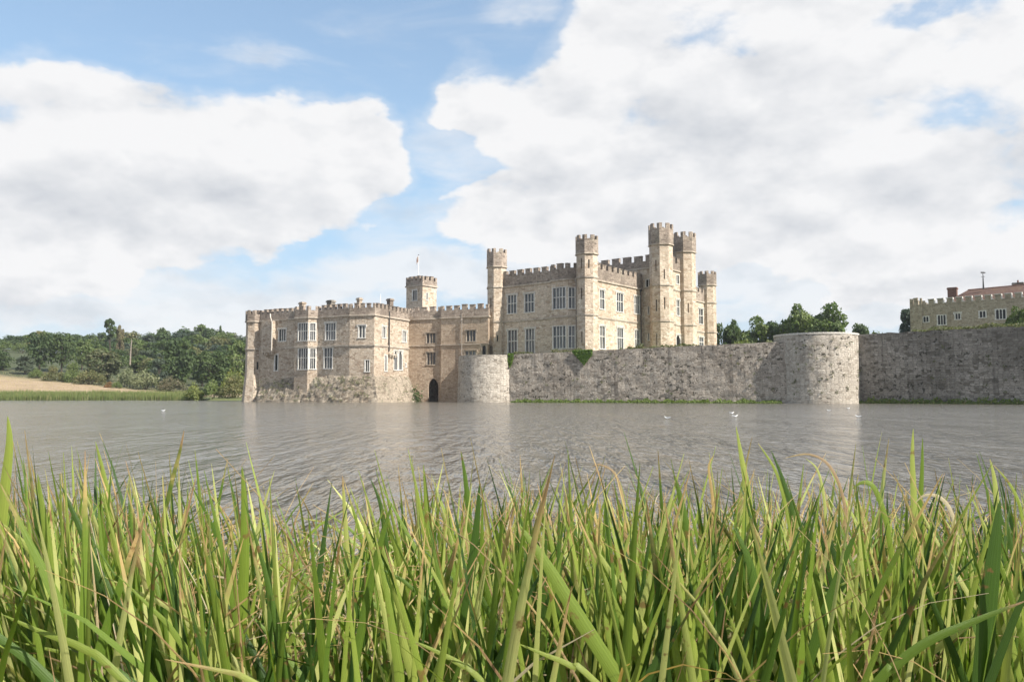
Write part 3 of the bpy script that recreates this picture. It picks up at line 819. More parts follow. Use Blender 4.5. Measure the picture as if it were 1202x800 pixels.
m_ = MB(); m_.tube([(0, 0, 0), (0, 0, 5.3)], [.07, .045], 8); m_.build('pole', M['white_paint'], fp)
m_ = MB(); m_.tube([(0, 0, 5.3), (0, 0, 5.42)], [.09, .09], 8); m_.build('finial', M['iron'], fp)
m_ = MB()
for k in range(6):
    a, b_ = k / 6, (k + 1) / 6; f = lambda u, z: (-.06 - .34 * u + .03 * math.sin(z * 5), .10 * math.sin(u * 9 + z), z - .55 * u * u)
    m_.face([f(a, 4.1), f(b_, 4.1), f(b_, 5.15), f(a, 5.15)])
m_.build('flag', M['flag_cloth'], fp)

# ---- main block
mc = empty('main_castle', (20, 135, 0)); tag(mc, 'large pale battlemented main block with tall octagonal turrets and white stone windows', 'castle', 'linked buildings of the castle')
s1 = hit(T1, C2, 649.0, 370)[0]; s2 = hit(T1, C2, 677, 370)[0]
ba, bb = T1 + A * s1, T1 + A * s2; f0 = ba + A * .35 + NA * .85; f1 = bb - A * 1.0 + NA * .85
BK = T1 + Bd * 41.7
mp = [tuple(v) for v in (T1, ba, f0, f1, bb, C2, T5, BK)]
q = lambda i, *a, **k: W(mp[i], mp[i + 1], *a, **k)
mw_ = {
    0: [q(0, 595.4, 606.6, 346.4, 367.6, l=3), q(0, 615.5, 627.2, 344.8, 366, l=3), q(0, 595.8, 607.4, 387.4, 416, l=3), q(0, 616.6, 627.8, 385.8, 415.5, l=3)],
    2: [q(2, 648.4, 664.4, 337.6, 362, l=4, hood=False), q(2, 648.8, 664.6, 382.8, 408.5, l=4, hood=False)],
    3: [q(3, 667, 675.2, 337.6, 361.6, l=2, hood=False), q(3, 667, 675.2, 382.6, 408, l=2, hood=False)],
    5: [q(5, 703.8, 709.8, 340.6, 362.4, l=2), q(5, 723.4, 731.6, 344.2, 365.6, l=3), q(5, 744.2, 751, 348, 368, l=3), q(5, 703.8, 710.4, 383, 409, l=2), q(5, 724.2, 732, 385, 410, l=3), q(5, 745, 751.4, 388, 410, l=3),
        q(5, 820.2, 825.4, 362.4, 380, l=2), q(5, 820.6, 826, 396, 408, l=2)],
}
shell(mc, mp, 5.5, 18.5, 20.25, 20.95, mw_, 'castle_stone', strings=(12.9,), mw=1.0, gw=.62, crown=.5)
# higher block with the paired turrets
TC = C2 + Bd * 16.8 + NB * 3.45; TD = C2 + Bd * 25.6 + NB * 3.25
hp = [tuple(TC), tuple(TD), tuple(TD - A * 13), tuple(TC - A * 13)]
q = lambda i, *a, **k: W(hp[i], hp[(i + 1) % 4], *a, **k)
hw = {0: [q(0, 793.6, 797.4, 323, 333, l=2, t=0, hood=False), q(0, 793.8, 797.8, 352, 370, l=2), q(0, 793.6, 799.2, 393.5, 409, l=1, t=0, arch=True, dark=True)],
      3: [q(3, 757.8, 764.6, 328, 337.2, l=2, t=0, hood=False, dark=True), q(3, 760.6, 762.2, 359.5, 368.5, l=1, t=0, hood=False, dark=True), q(3, 760.6, 762.2, 391, 399, l=1, t=0, hood=False, dark=True)]}
shell(mc, hp, 5.5, 22.0, 23.2, 24.1, hw, 'castle_stone', strings=(12.9, 18.75), mw=1.5, gw=.85, crown=.5)
# faces of an octagon turned with the walls: 4 and 5 look towards the lake, 6 and 7 to the right
turret(mc, T1, 1.60, 5.0, (12.9, 18.5), 21.9, 24.1, 24.75, slits=((5, 16, 1.3, .22), (5, 9.9, 1.1, .2), (6, 10.2, 1, .2)))
turret(mc, C2, 1.60, 5.0, (12.9, 18.5), 22.05, 24.1, 24.75, slits=((5, 20.5, 1.5, .2), (5, 16, 1.7, .22), (5, 9.6, 1.6, .22), (6, 20.4, 1.3, .2)))
turret(mc, TC, 1.90, 5.0, (12.95, 18.8), 25.5, 28.0, 28.85, slits=((5, 15.5, 1.9, .22), (5, 10.0, 1.8, .2), (5, 22.0, 1.7, .2), (6, 20.5, 1.6, .2), (6, 15.8, 1.9, .2)))
turret(mc, TD, 1.90, 5.0, (12.95, 18.8), 25.5, 28.0, 28.85, slits=((6, 15.8, 1.6, .2),))
turret(mc, T5, 1.60, 5.0, (12.9, 18.5), 21.9, 23.9, 24.45)
turret(mc, BK, 1.60, 5.0, (12.9, 18.5), 21.9, 23.9, 24.45)
# little door at the foot of the left turret
po = octo(T1, 1.60); a, b_ = Vector(po[6 - 1]), Vector(po[6]); t_ = (b_ - a).normalized(); n_ = Vector((t_.y, -t_.x)); c = (a + b_) / 2 + n_ * .04
d_ = MB(); d_.box((c.x, c.y, 7.2), (.8, .10, 1.75), math.atan2(t_.y, t_.x)); d_.build('door', M['wood_door'], mc)
# rain pipes
def pipe(parent, p, z0, z1, mat='iron', r=.08):
    m_ = MB(); m_.tube([(p.x, p.y, z1), (p.x, p.y, z0)], r); m_.box((p.x, p.y, z1 - .1), (.3, .3, .4), ROT); m_.build('drainpipe', M[mat], parent)
pipe(mc, C2 + Bd * 15.9 + NB * .14, 6, 18.2); pipe(mc, C2 - A * 1.9 + NA * .13, 6, 18.2, 'lead_pipe', .07)
setp(mc, mc)

# ---- curtain walls and round bastions
def curtain(name, pts, zt, mat, thick=1.3, seed=0, step=.5, jit=.10):
    pts = [Vector(p) for p in pts]; samp = []
    for i in range(len(pts) - 1):
        L = (pts[i + 1] - pts[i]).length; k = max(int(L / step), 1)
        samp += [(pts[i].lerp(pts[i + 1], j / k), lerp(zt[i], zt[i + 1], j / k)) for j in range(k)]
    samp.append((pts[-1], zt[-1]))
    mb = MB(); cols = []; s = 0; prevp = samp[0][0]
    for i, (p, z) in enumerate(samp):
        t = (samp[min(i + 1, len(samp) - 1)][0] - samp[max(i - 1, 0)][0]).normalized(); n = Vector((t.y, -t.x)); s += (p - prevp).length; prevp = p
        z += jit * (mnoise.noise(Vector((s * .8, seed, 0))) + .5 * mnoise.noise(Vector((s * 3, seed, 5))))
        c = []
        nz = 18
        for k in range(nz + 1):
            zz = lerp(-.6, z, k / nz); d = .09 * mnoise.noise(Vector((s * .9, zz * .9, seed))) + .035 * mnoise.noise(Vector((s * 3.1, zz * 3.1, seed)))
            d += .16 * (1 - k / nz)
            c.append(((p.x + n.x * d, p.y + n.y * d, zz), (s, zz)))
        c.append(((p.x - n.x * thick, p.y - n.y * thick, z - .04), (s, z + thick))); c.append(((p.x - n.x * thick, p.y - n.y * thick, 4), (s, z + thick + 3)))
        cols.append(c)
    for a, b_ in zip(cols, cols[1:]):
        for k in range(len(a) - 1): mb.face([a[k][0], b_[k][0], b_[k + 1][0], a[k + 1][0]], uv=[a[k][1], b_[k][1], b_[k + 1][1], a[k + 1][1]])
    mb.face([c[0] for c in cols[0]]); mb.face([c[0] for c in cols[-1]][::-1])
    return mb


def bastion(name, c, r, zt, label, taper=.25, cap=True, mat='bastion_stone', group=None, back=0):
    root = empty(name, (c[0], c[1], 0)); tag(root, label, 'bastion', group); mb = MB(); N = 96; nz = 18; rings = []
    for k in range(nz + 1):
        z = lerp(-.6, zt, k / nz); rr = r + taper * (1 - k / nz); rg = []
        for i in range(N + 1):
            a = -math.pi - .5 + (math.pi + 1.0) * i / N if False else math.tau * i / N
            d = .07 * mnoise.noise(Vector((math.cos(a) * r * .9, math.sin(a) * r * .9, z * .9))) + .03 * mnoise.noise(Vector((math.cos(a) * r * 3, math.sin(a) * r * 3, z * 3)))
            zz = z + (.07 * mnoise.noise(Vector((a * r, 3, 1))) if k == nz else 0)
            rg.append((((rr + d) * math.cos(a), (rr + d) * math.sin(a) + (back if math.sin(a) > 1e-6 else 0), zz), (a * r, z)))
        rings.append(rg)
    for a, b_ in zip(rings, rings[1:]):
        for i in range(N): mb.face([a[i][0], a[i + 1][0], b_[i + 1][0], b_[i][0]], uv=[a[i][1], a[i + 1][1], b_[i + 1][1], b_[i][1]])
    mb.build('wall', M[mat], root, smooth=True)
    cp = MB(); poly = [(math.cos(-math.tau * i / 64 * -1) * (r - .35), math.sin(math.tau * i / 64) * (r - .35) + (back if 0 < i < 32 else 0)) for i in range(64)]
    ring(cp, poly, -.45, .43 if cap else .36, zt - .02, zt + (.20 if cap else .10)); cp.build('coping', M['coping' if cap else 'bastion_stone'], root)
    tp_ = MB(); tp_.face([(p[0], p[1], zt - .06) for p in poly]); tp_.build('terrace', M['lawn_grass'], root)
    return root


KW = .962                                # the walls stand a few metres in front of the buildings
kz = lambda z: 1 + (z - 1) * KW
kk = lambda x, y: (x * KW, y * KW)
bastion('round_bastion', kk(-3.45, 126.4), 5.0 * KW, kz(7.12), 'low round stone bastion at the water below the left corner turret', .2, False, group='round bastions', back=6)
bastion('round_bastion', kk(41.5, 108.6), 5.42 * KW, kz(9.02), 'broad round stone bastion with pale coping between the long walls', .1, True, group='round bastions')
mwl = curtain('w', [kk(-.25 - .8, 122.3 + .35), kk(36.6, 106.35)], [kz(7.28), kz(8.2)], 'wall_stone', seed=1)
g = mwl.build('curtain_wall', M['wall_stone']); tag(g, 'long pitted grey curtain wall with an ivy patch below the main block', 'wall', 'curtain walls')
mwr = curtain('w', [kk(44.6, 107.0), kk(64.5, 90.0), kk(80, 76.5)], [kz(9.08), kz(9.2), kz(9.3)], 'dark_wall_stone', seed=7, jit=.14)
g = mwr.build('curtain_wall', M['dark_wall_stone']); tag(g, 'dark weathered curtain wall running off to the right of the broad bastion', 'wall', 'curtain walls')

# lawn of the island inside the walls
def wally(x):
    pts = [(-7.8, 128), (-2, 128), (-1, 120), (36.6 * KW, 107.6 * KW), (44.6 * KW, 108.2 * KW), (64.5 * KW, 91.3 * KW), (80 * KW, 77.8 * KW)]
    for (x0, y0), (x1, y1) in zip(pts, pts[1:]):
        if x <= x1: return lerp(y0, y1, (x - x0) / (x1 - x0))
    return 77.8 * KW
def lawnz(x, y):
    z = lerp(6.75, 7.6, sst(-3, 34, x)); z = lerp(z, 8.45, sst(32, 41, x)); return z
mb = MB(); xl = [-7.5 + i * 2 for i in range(43)]
for x in xl[:-1]:
    for k in range(12):
        y0a, y0b = wally(x), wally(x + 2); f = lambda x_, w_, k_: (x_, lerp(w_, 206, (k_ / 12) ** 1.3), lawnz(x_, 0) if k_ < 12 else 6.5)
        mb.face([f(x, y0a, k), f(x + 2, y0b, k), f(x + 2, y0b, k + 1), f(x, y0a, k + 1)])
g = mb.build('island_lawn', M['lawn_grass']); tag(g, kind='structure')

# ---- outer building far right
ob = empty('gatehouse', (*pl(1068, 150), 7)); tag(ob, 'low yellowish stone gatehouse with a red tiled roof behind the dark wall', 'building')
o0, o1 = Vector(pl(1068, 150, 360)), Vector(pl(1188, 138.7, 360)); to = (o1 - o0).normalized(); no = Vector((to.y, -to.x)); o2 = o0 + to * 30
ft = 2.1; op = [tuple(v) for v in (o0, o0 + to * ft, o0 + to * ft - no * .25, o2 - no * .25, o2 - no * 11, o0 - no * 11)]
q = lambda i, *a, **k: W(op[i], op[(i + 1) % 6], *a, **k)
ow = {2: [q(2, 1083.2, 1090.6, 371.4, 377.8, l=2, t=0, arch=True, hood=False, dark=True), q(2, 1100.2, 1110.8, 369.6, 380.8, l=3, t=0, arch=True, hood=False, dark=True), q(2, 1120.8, 1127.8, 367.6, 374.4, l=2, t=0, arch=True, dark=True),
          q(2, 1149.2, 1157.6, 364.8, 372.4, l=2, t=0, arch=True, dark=True, hood=False), q(2, 1168.4, 1181.2, 362.8, 374.2, l=3, t=0, arch=True, dark=True, hood=False)]}
wl = MB()
for i in range(6):
    facade(wl, op[i], op[(i + 1) % 6], 7, 18.0, [d['op'] for d in ow.get(i, [])], .35)
wl.build('wall', M['outer_stone'], ob)
for d in ow[2]: window(ob, op[2], op[3], d['op'], d['l'], 0, True, d.get('hood', True), dark=True)
pm = MB(); fr = [op[2], op[3], op[4], op[5], op[0]]
ring(pm, op, -.4, .0, 18.003, 18.05); merlons(pm, op[2:4], -.4, -.003, 18.05, 18.75, .95, .6, False, .04)
merlons(pm, op[:2], -.4, -.003, 18.05, 19.25, .85, .5, False, .03); merlons(pm, [op[5], op[0]], -.4, -.003, 18.05, 19.2, .85, .6, False, .03)
pm.build('parapet', M['outer_stone'], ob)
cp = MB(); L_ = (Vector(op[3]) - Vector(op[2])).length; kq = int(round(L_ / 1.55)); pit = L_ / kq; mm_ = .95 * pit / 1.55
for c_ in range(1, kq):
    s_ = c_ * pit; mid_ = Vector(op[2]) + to * s_ - no * .2; ang = math.atan2(to.y, to.x)
    cp.box((mid_.x, mid_.y, 18.86), (mm_ + .22, .62, .12), ang); e_ = mid_ + to * (mm_ / 2 + .07); cp.box((e_.x, e_.y, 18.02), (.13, .60, .835), ang)
    u_ = mid_ + to * (pit / 2); cp.box((u_.x, u_.y, 18.053), (pit - mm_ - .28, .58, .09), ang)
cp.build('coping', M['dressed'], ob)
rf = MB(); e0, e1 = o0 + to * 5.2 - no * 1.1, o2 - no * 1.1; e2, e3 = o2 - no * 10.4, o0 + to * 5.2 - no * 10.4; rg0, rg1 = o0 + to * 8.6 - no * 5.6, o2 - no * 5.6
Z = lambda v, z: (v.x, v.y, z)
def rface(ps):
    a = Vector(ps[0]); u = (Vector(ps[1]) - a).normalized(); nn = u.cross(Vector(ps[2]) - a).normalized(); vv_ = nn.cross(u)
    rf.face(ps, uv=[((Vector(p) - a).dot(u), (Vector(p) - a).dot(vv_)) for p in ps])
rface([Z(e0, 17.9), Z(e1, 17.9), Z(rg1, 21.0), Z(rg0, 20.7)]); rface([Z(e2, 17.9), Z(e3, 17.9), Z(rg0, 20.7), Z(rg1, 21.0)]); rface([Z(e3, 17.9), Z(e0, 17.9), Z(rg0, 20.7)]); rface([Z(e1, 17.9), Z(e2, 17.9), Z(rg1, 21.0)])
r_ = rf.build('roof', M['roof_tile'], ob)
rc = MB(); rc.tube([Z(rg0, 20.72), Z(rg1, 21.02)], .12, 6); rc.build('ridge', M['brick'], r_)
lf = MB(); lf.face([Z(Vector(p), 17.8) for p in offs(op, -.3)]); lf.build('gutter_floor', M['lead'], ob)
chimney(ob, 1118, 337.4, 150.5, 1.55, 1.1, 18.5, 'brick'); chimney(ob, 1195, 331.6, 144.5, 1.7, .9, 19, 'dark_wall_stone', 1)
setp(ob, ob)
v_ = at(1154.6, 341, 145.5); wv_ = empty('weathervane', (v_.x, v_.y, 20.5)); tag(wv_, 'thin dark pole with a small weathervane on the red tiled roof ridge', 'weathervane')
m_ = MB(); m_.tube([(0, 0, 0), (0, 0, 1.1), (0, 0, 2.9)], [.16, .12, .05], 8); m_.build('pole', M['iron'], wv_)
m_ = MB(); m_.box((-.05, 0, 2.92), (.75, .07, .28), .2); m_.box((.40, .08, 2.97), (.3, .06, .16), .2); m_.build('vane', M['iron'], wv_)
m_ = MB(); m_.tube([(-.35, 0, 2.3), (.35, 0, 2.3)], .03, 5); m_.tube([(0, -.35, 2.33), (0, .35, 2.33)], .03, 5); m_.build('crossarm', M['iron'], wv_)
# ------------------------------------------------------------------ trees
rnd = random.Random(11)


def rdir(r):
    z = r.uniform(-1, 1); a = r.uniform(0, math.tau); k = math.sqrt(1 - z * z); return Vector((k * math.cos(a), k * math.sin(a), z))


def quads(name, items):
    """items: (centre, normal, half size, rnd) -> leaf clump mesh of kite-shaped faces"""
    v, f, uvr = [], [], []
    for c, n, sz, rr, up in items:
        u = n.cross(up); u = u.normalized() if u.length > 1e-3 else n.orthogonal().normalized(); w_ = n.cross(u)
        i = len(v); v += [c - u * sz, c - w_ * sz * .7 + n * sz * .2, c + u * sz * 1.1, c + w_ * sz * .75 + n * sz * .15]; f.append((i, i + 1, i + 2, i + 3)); uvr += [rr] * 4
    me = bpy.data.meshes.new(name); me.from_pydata([tuple(p) for p in v], [], f)
    l = me.uv_layers.new(name='rnd'); l.data.foreach_set('uv', [q for p in uvr for q in p]); me.materials.append(M['leaf_mid']); return me


def crown(kind, seed, n=1700, leaf=.40):
    """crown of unit height 1 (tree 10 m high, scaled later)"""
    r = random.Random(seed); cl = []
    H = 10.0
    if kind == 'broad':
        for i in range(34):
            d = rdir(r); k = r.uniform(.45, .86); cl.append((Vector((d.x * 4.3 * k, d.y * 4.3 * k, 5.2 + d.z * 4.5 * k)), r.uniform(1.0, 1.75)))
    elif kind == 'tall':
        for i in range(26):
            t = r.uniform(0, 1); k = (1 - abs(t - .4) * 1.05) * 2.7; a = r.uniform(0, math.tau); cl.append((Vector((math.cos(a) * k * .75, math.sin(a) * k * .75, 1.9 + t * 7.2)), r.uniform(.8, 1.35)))
    elif kind == 'bush':
        for i in range(24):
            a = r.uniform(0, math.tau); k = r.uniform(0, 1) ** .5; cl.append((Vector((math.cos(a) * k * 5.6, math.sin(a) * k * 4.6, 1.6 + (1 - k * k) * r.uniform(1, 5.6))), r.uniform(1.5, 2.6)))
    elif kind == 'conifer':
        for i in range(34):
            t = i / 33; k = (1 - t) * 2.4 + .15; a = i * 2.4; cl.append((Vector((math.cos(a) * k * .6, math.sin(a) * k * .6, 1.2 + t * 8.5)), .35 + .75 * (1 - t)))
    elif kind == 'pine':                     # flat irregular plates on a bare stem
        for (x, z, q) in ((-1.6, 9.3, 1.1), (-.4, 9.7, .9), (.9, 9.2, .8), (-2.4, 8.6, .7), (1.9, 8.0, .8), (2.6, 7.4, .7), (-2.6, 6.6, .8), (-1.6, 6.0, .7), (.9, 6.4, .6), (0, 8.3, .9), (-1.1, 7.5, .9), (1.1, 7.0, .9), (0, 6.2, .9)): cl.append((Vector((x, r.uniform(-.8, .8), z)), q))
    tot = sum(c[1] ** 2 for c in cl); items = []
    for c, q in cl:
        tone = r.random() * .75; k = max(int(n * q * q / tot), 5)
        flat = .45 if kind == 'pine' else (.6 if kind == 'conifer' else .85)
        for _ in range(k):
            d = rdir(r)
            if d.z < -.3 and r.random() < .5: d.z = -d.z
            rad = q * (r.uniform(.72, 1.08) if r.random() < .8 else r.uniform(.2, .8)) * (1 + .22 * mnoise.noise(d * 2.2 + c))
            p = c + Vector((d.x * rad, d.y * rad, d.z * rad * flat))
            if p.z < .05: p.z = .05 + r.random() * .3
            nn = (d * .8 + rdir(r) * .8 + Vector((0, 0, .25))).normalized()
            items.append((p, nn, leaf * r.uniform(.55, 1.15), (min(max(tone + r.uniform(-.12, .25), 0), 1), r.random()), rdir(r)))
    return quads('crown', items)


def trunk_mb(kind, seed):
    r = random.Random(seed); m_ = MB()
    if kind == 'pine':
        m_.tube([(.5, 0, -.5), (.3, 0, 3), (-.2, .1, 6), (-.6, 0, 8), (-.3, 0, 9.4)], [.32, .26, .2, .14, .08], 7)
        for e_ in ((-1.6, 0, 9.1), (.9, .2, 9.0), (1.9, 0, 7.9), (-2.5, 0, 6.6), (-2.2, .1, 8.5), (.9, 0, 6.3)): m_.tube([(-.3, .05, e_[2] - 1.6), (e_[0] * .5, 0, e_[2] - .6), e_], [.11, .08, .04], 5)
        return m_
    if kind == 'bush':
        for i in range(5):
            a = i * 1.26; m_.tube([(0, 0, -.4), (math.cos(a) * 1.2, math.sin(a) * 1.0, 1.6), (math.cos(a) * 2.4, math.sin(a) * 2, 3.4)], [.2, .13, .05], 5)
        return m_
    top = {'conifer': 9.3, 'tall': 8.0, 'broad': 6.5}[kind]
    m_.tube([(0, 0, -.6), (.05, 0, 1.4), (-.08, .1, top * .55), (.05, 0, top)], [.34, .27, .18, .06], 7)
    if kind != 'conifer':
        for i in range(6):
            a = i * 1.1 + r.random(); z = r.uniform(2.0, 4.6); k = 2.3 if kind == 'broad' else 1.4
            m_.tube([(0, 0, z), (math.cos(a) * k * .5, math.sin(a) * k * .5, z + 1.1), (math.cos(a) * k, math.sin(a) * k, z + 2.5)], [.15, .10, .04], 5)
    return m_


PROTO = {}
def proto(kind, seed, n=1700, leaf=.40):
    key = (kind, seed, n)
    if key not in PROTO:
        tm = trunk_mb(kind, seed); t_ = tm.build('trunk', M['bark']); me_ = t_.data; bpy.data.objects.remove(t_)
        PROTO[key] = (crown(kind, seed, n, leaf), me_)
    return PROTO[key]


def tree(name, kind, seed, x, y, z, h, wf, leafmat, label, cat='tree', group=None, n=1700, leaf=.40, rz=None, barkmat='bark'):
    cm, tm = proto(kind, seed, n, leaf)
    root = empty(name, (x, y, z), rz if rz is not None else rnd.uniform(0, 6.28)); s = h / 10; root.scale = (s * wf, s * wf, s)
    tag(root, label, cat, group)
    c = bpy.data.objects.new('crown', cm); col.objects.link(c); c.parent = root; c.material_slots[0].link = 'OBJECT'; c.material_slots[0].material = M[leafmat]
    t_ = bpy.data.objects.new('trunk', tm); col.objects.link(t_); t_.parent = root; t_.material_slots[0].link = 'OBJECT'; t_.material_slots[0].material = M[barkmat]
    return root


# full height -> unit tree sizes: rough crown width of each kind at height 10
KW_ = {'broad': 9.2, 'tall': 6.4, 'bush': 15.0, 'conifer': 5.6, 'pine': 7.0}
def tree_px(name, kind, seed, cx, ytop, ybot, wpx, Y, leafmat, label, cat='tree', group=None, onground=True, n=1700, leaf=.40, rz=None, flat=False):
    b = at(cx, ybot, Y); t = at(cx, ytop, Y); z = height(b.x, Y) - .2 if onground else b.z
    h = t.z - z; fac = 1.06 if kind == 'bush' else 1.0
    if kind == 'bush': h *= 1.15
    wm = wpx / 935 * Y; return tree(name, kind, seed, b.x, Y, z, h, wm / (KW_[kind] * h / 10), leafmat, label, cat, group, n, leaf, rz)


SKY_ = [(-60, 398), (0, 396), (30, 394), (42, 389), (72, 388), (88, 393), (110, 390), (140, 388), (165, 387), (195, 382), (240, 381), (258, 385), (288, 391), (340, 395)]
def skyline(px):
    for (a, b_), (c, d) in zip(SKY_, SKY_[1:]):
        if px <= c: return lerp(b_, d, (px - a) / (c - a))
    return 395
GR = [('leaf_dark', 'dark green round tree crown packed in the wood on the far hillside', 'dark crowns in the hillside wood'),
      ('leaf_mid', 'mid green round tree crown packed in the wood on the far hillside', 'mid green crowns in the hillside wood'),
      ('leaf_blue', 'bluish green narrow tree crown packed in the wood on the far hillside', 'bluish crowns in the hillside wood'),
      ('leaf_olive', 'olive green tree crown packed in the wood on the far hillside', 'olive crowns in the hillside wood')]
rows_ = 8
for k in range(rows_):
    Y = 226 + k * 16; f = k / (rows_ - 1); px = -35 + rnd.uniform(0, 12)
    while px < 325:
        yy = Y + rnd.uniform(-5, 5); ytop = lerp(430, skyline(px), f ** .72) + (rnd.uniform(-3, 5) if k < rows_ - 1 else rnd.uniform(-2, 1))
        if px < 60 and k < 1: ytop = 421
        p = at(px, ytop, yy); z = height(p.x, yy) - .3; h = min(max(p.z - z, 6.5), 17)
        if p.z - z < 5: px += 9; continue
        g_ = rnd.choices(range(4), (.42, .26, .16, .16))[0]; kd = 'tall' if g_ == 2 or rnd.random() < .2 else 'broad'
        tree('woodland_tree', kd, rnd.randint(1, 3), p.x, yy, z, h, rnd.uniform(1.05, 1.4) * min(1.25, 11 / h), GR[g_][0], GR[g_][1], 'tree', GR[g_][2], 1500)
        px += rnd.uniform(15, 23) * (300 / yy)

# the ones that stand out
tp_ = tree_px
tp_('pine_tree', 'pine', 5, 129, 374.8, 398, 17, 262, 'leaf_dark', 'flat topped dark pine rising above the skyline of the wood', 'pine tree', n=900, leaf=.5, rz=0)
tp_('pine_tree', 'tall', 3, 141, 380.5, 402, 11, 262, 'leaf_brown', 'small brownish crown just right of the flat topped pine', 'pine tree')
tp_('conifer_tree', 'conifer', 2, 258.5, 382, 396, 13, 330, 'leaf_dark', 'dark pointed conifer standing up from the ridge nearest the keep', 'conifer')
tp_('tall_tree', 'broad', 2, 46, 387, 436, 34, 226, 'leaf_dark', 'tall dark domed tree, left one of a pair above the meadow', 'tree')
tp_('tall_tree', 'broad', 3, 72, 385.5, 436, 32, 228, 'leaf_dark', 'tall dark domed tree, right one of a pair above the meadow', 'tree')
tp_('meadow_tree', 'broad', 1, 3, 408, 436, 28, 224, 'leaf_dark', 'dark low branched tree at the meadow edge cut by the left border', 'tree')
tp_('meadow_tree', 'tall', 1, 29, 414, 438, 24, 218, 'leaf_blue', 'dark conical bushy tree alone at the top of the dry meadow', 'tree')
tp_('meadow_tree', 'broad', 1, 119, 405, 446, 44, 214, 'leaf_olive', 'broad olive brown tree in the middle of the wood edge', 'tree', n=2400)
tp_('meadow_tree', 'broad', 2, 209, 395, 455, 40, 212, 'leaf_dark', 'big dark tree behind the pale brown shrub', 'tree', n=2400)
tp_('meadow_tree', 'broad', 3, 246, 407, 455, 44, 206, 'leaf_dark', 'big very dark green tree left of the keep wall', 'tree', n=2400)
tp_('meadow_tree', 'broad', 1, 282, 393, 440, 36, 226, 'leaf_mid', 'mid green tree touching the left edge of the keep', 'tree', n=2000)
tp_('meadow_tree', 'tall', 2, 186, 420, 452, 22, 208, 'leaf_blue', 'bluish green narrow tree between willow and big dark tree', 'tree')
tp_('meadow_tree', 'broad', 3, 96, 394, 430, 26, 240, 'leaf_mid', 'green tree between the dark pair and the dead trunk', 'tree')
for a in (
    ('shrub', 42, 430, 446, 20, 212, 'leaf_mid', 'green shrub lowest on the left slope of the wood edge'),
    ('shrub', 63, 428, 451, 30, 208, 'leaf_olive', 'olive shrub second from the left along the meadow edge'),
    ('shrub', 85, 423, 452, 26, 207, 'leaf_mid', 'tall light green shrub between two olive shrubs'),
    ('shrub', 105, 432, 456, 38, 203, 'leaf_olive', 'wide olive shrub left of the rust red bush'),
    ('rust_bush', 127.5, 447, 458, 13, 199, 'leaf_rust', 'small rust red bush at the foot of the wood'),
    ('shrub', 137, 446, 459, 14, 199, 'leaf_mid', 'small green bush right beside the rust red one'),
    ('willow_shrub', 148, 429, 457, 30, 205, 'leaf_pale', 'pale grey green willow bush nearest the rust red bush'),
    ('willow_shrub', 171, 431, 459, 36, 201, 'leaf_pale', 'widest pale grey green willow bush at the wood edge'),
    ('shrub', 201, 439, 460, 34, 198, 'leaf_brown', 'brownish pale shrub at the right end of the dry meadow'),
    ('shore_bush', 228, 446, 470.5, 32, 164, 'leaf_yellow', 'low yellow green bush on the shore at the end of the reeds'),
    ('shore_bush', 250, 443, 470.5, 34, 163, 'leaf_mid', 'green bush on the shore between two yellow green bushes'),
    ('shore_bush', 275, 438, 470.5, 40, 163, 'leaf_olive', 'large bush on the shore against the foot of the keep'),
    ('shore_bush', 274, 428, 455, 34, 178, 'leaf_yellow', 'yellow green bush higher up beside the keep wall'),
):
    tp_(a[0], 'bush', rnd.randint(1, 3), *a[1:7], a[7], 'bush', n=1800, leaf=.42 if a[0] != 'willow_shrub' else .36)
for cx, yt, w_, lb in ((6, 398, 26, 'low bush filling the gap under the tree line at the left border'), (26, 400, 26, 'low bush filling the gap left of the tall dark pair'), (-14, 399, 26, 'low bush beyond the left border tree line')):
    tp_('shrub', 'bush', 2, cx, yt, 412, w_, 285, 'leaf_mid', lb, 'bush', n=1200)
# dead trunks
def dead(cx, y0, y1, Y, label, lean=.2):
    b = at(cx, y1, Y); t = at(cx, y0, Y); z = b.z; root = empty('dead_tree', (b.x, Y, z - 3)); tag(root, label, 'dead tree'); H = t.z - z + 3
    m_ = MB(); m_.tube([(0, 0, 0), (lean * .3, 0, H * .5), (lean, 0, H)], [.26, .20, .10], 7); m_.build('trunk', M['pale_bark'], root)
    for q_, s_ in ((.70, -.5), (.84, .4)):
        m_ = MB(); m_.tube([(lean * q_, 0, H * q_), (s_ * .9, .2, H * q_ + .5), (s_ * 1.3, .2, H * q_ + .8)], [.07, .05, .02], 5); m_.build('branch', M['pale_bark'], root)
dead(153, 398, 416, 236, 'bare pale dead trunk standing out of the wood')

# trees behind the walls on the right
for a in (
    ('broad', 1, 850, 377, 34, 176, 'leaf_dark', 'dark round tree right beside the last castle turret'),
    ('broad', 2, 862, 376, 26, 178, 'leaf_dark', 'small dark domed tree second from the castle'),
    ('broad', 3, 887, 373, 40, 172, 'leaf_mid', 'wide green tree between castle and the tall pair'),
    ('broad', 1, 914, 372, 38, 170, 'leaf_dark', 'dark tree just left of the tall pair above the bastion'),
    ('broad', 2, 937, 358, 44, 166, 'leaf_mid', 'tall rounded tree, left one of the pair above the bastion'),
    ('broad', 3, 968, 357.5, 52, 164, 'leaf_mid', 'tallest spreading tree, right one of the pair above the bastion'),
    ('broad', 1, 1010, 377, 24, 170, 'leaf_dark', 'small dark round tree over the wall right of the bastion'),
    ('tall', 2, 1064, 362, 18, 158, 'leaf_blue', 'bluish conifer tight against the end of the gatehouse'),
):
    z0 = 6.3; kd, sd, cx, yt, wp, Y, mt, lb = a; p = at(cx, yt, Y); h = p.z - z0
    tree('background_tree', kd, sd + 3, p.x, Y, z0, h, 1.12 * (wp / 935 * Y) / (KW_[kd] * h / 10), mt, lb, 'tree', None, 4200, .36)
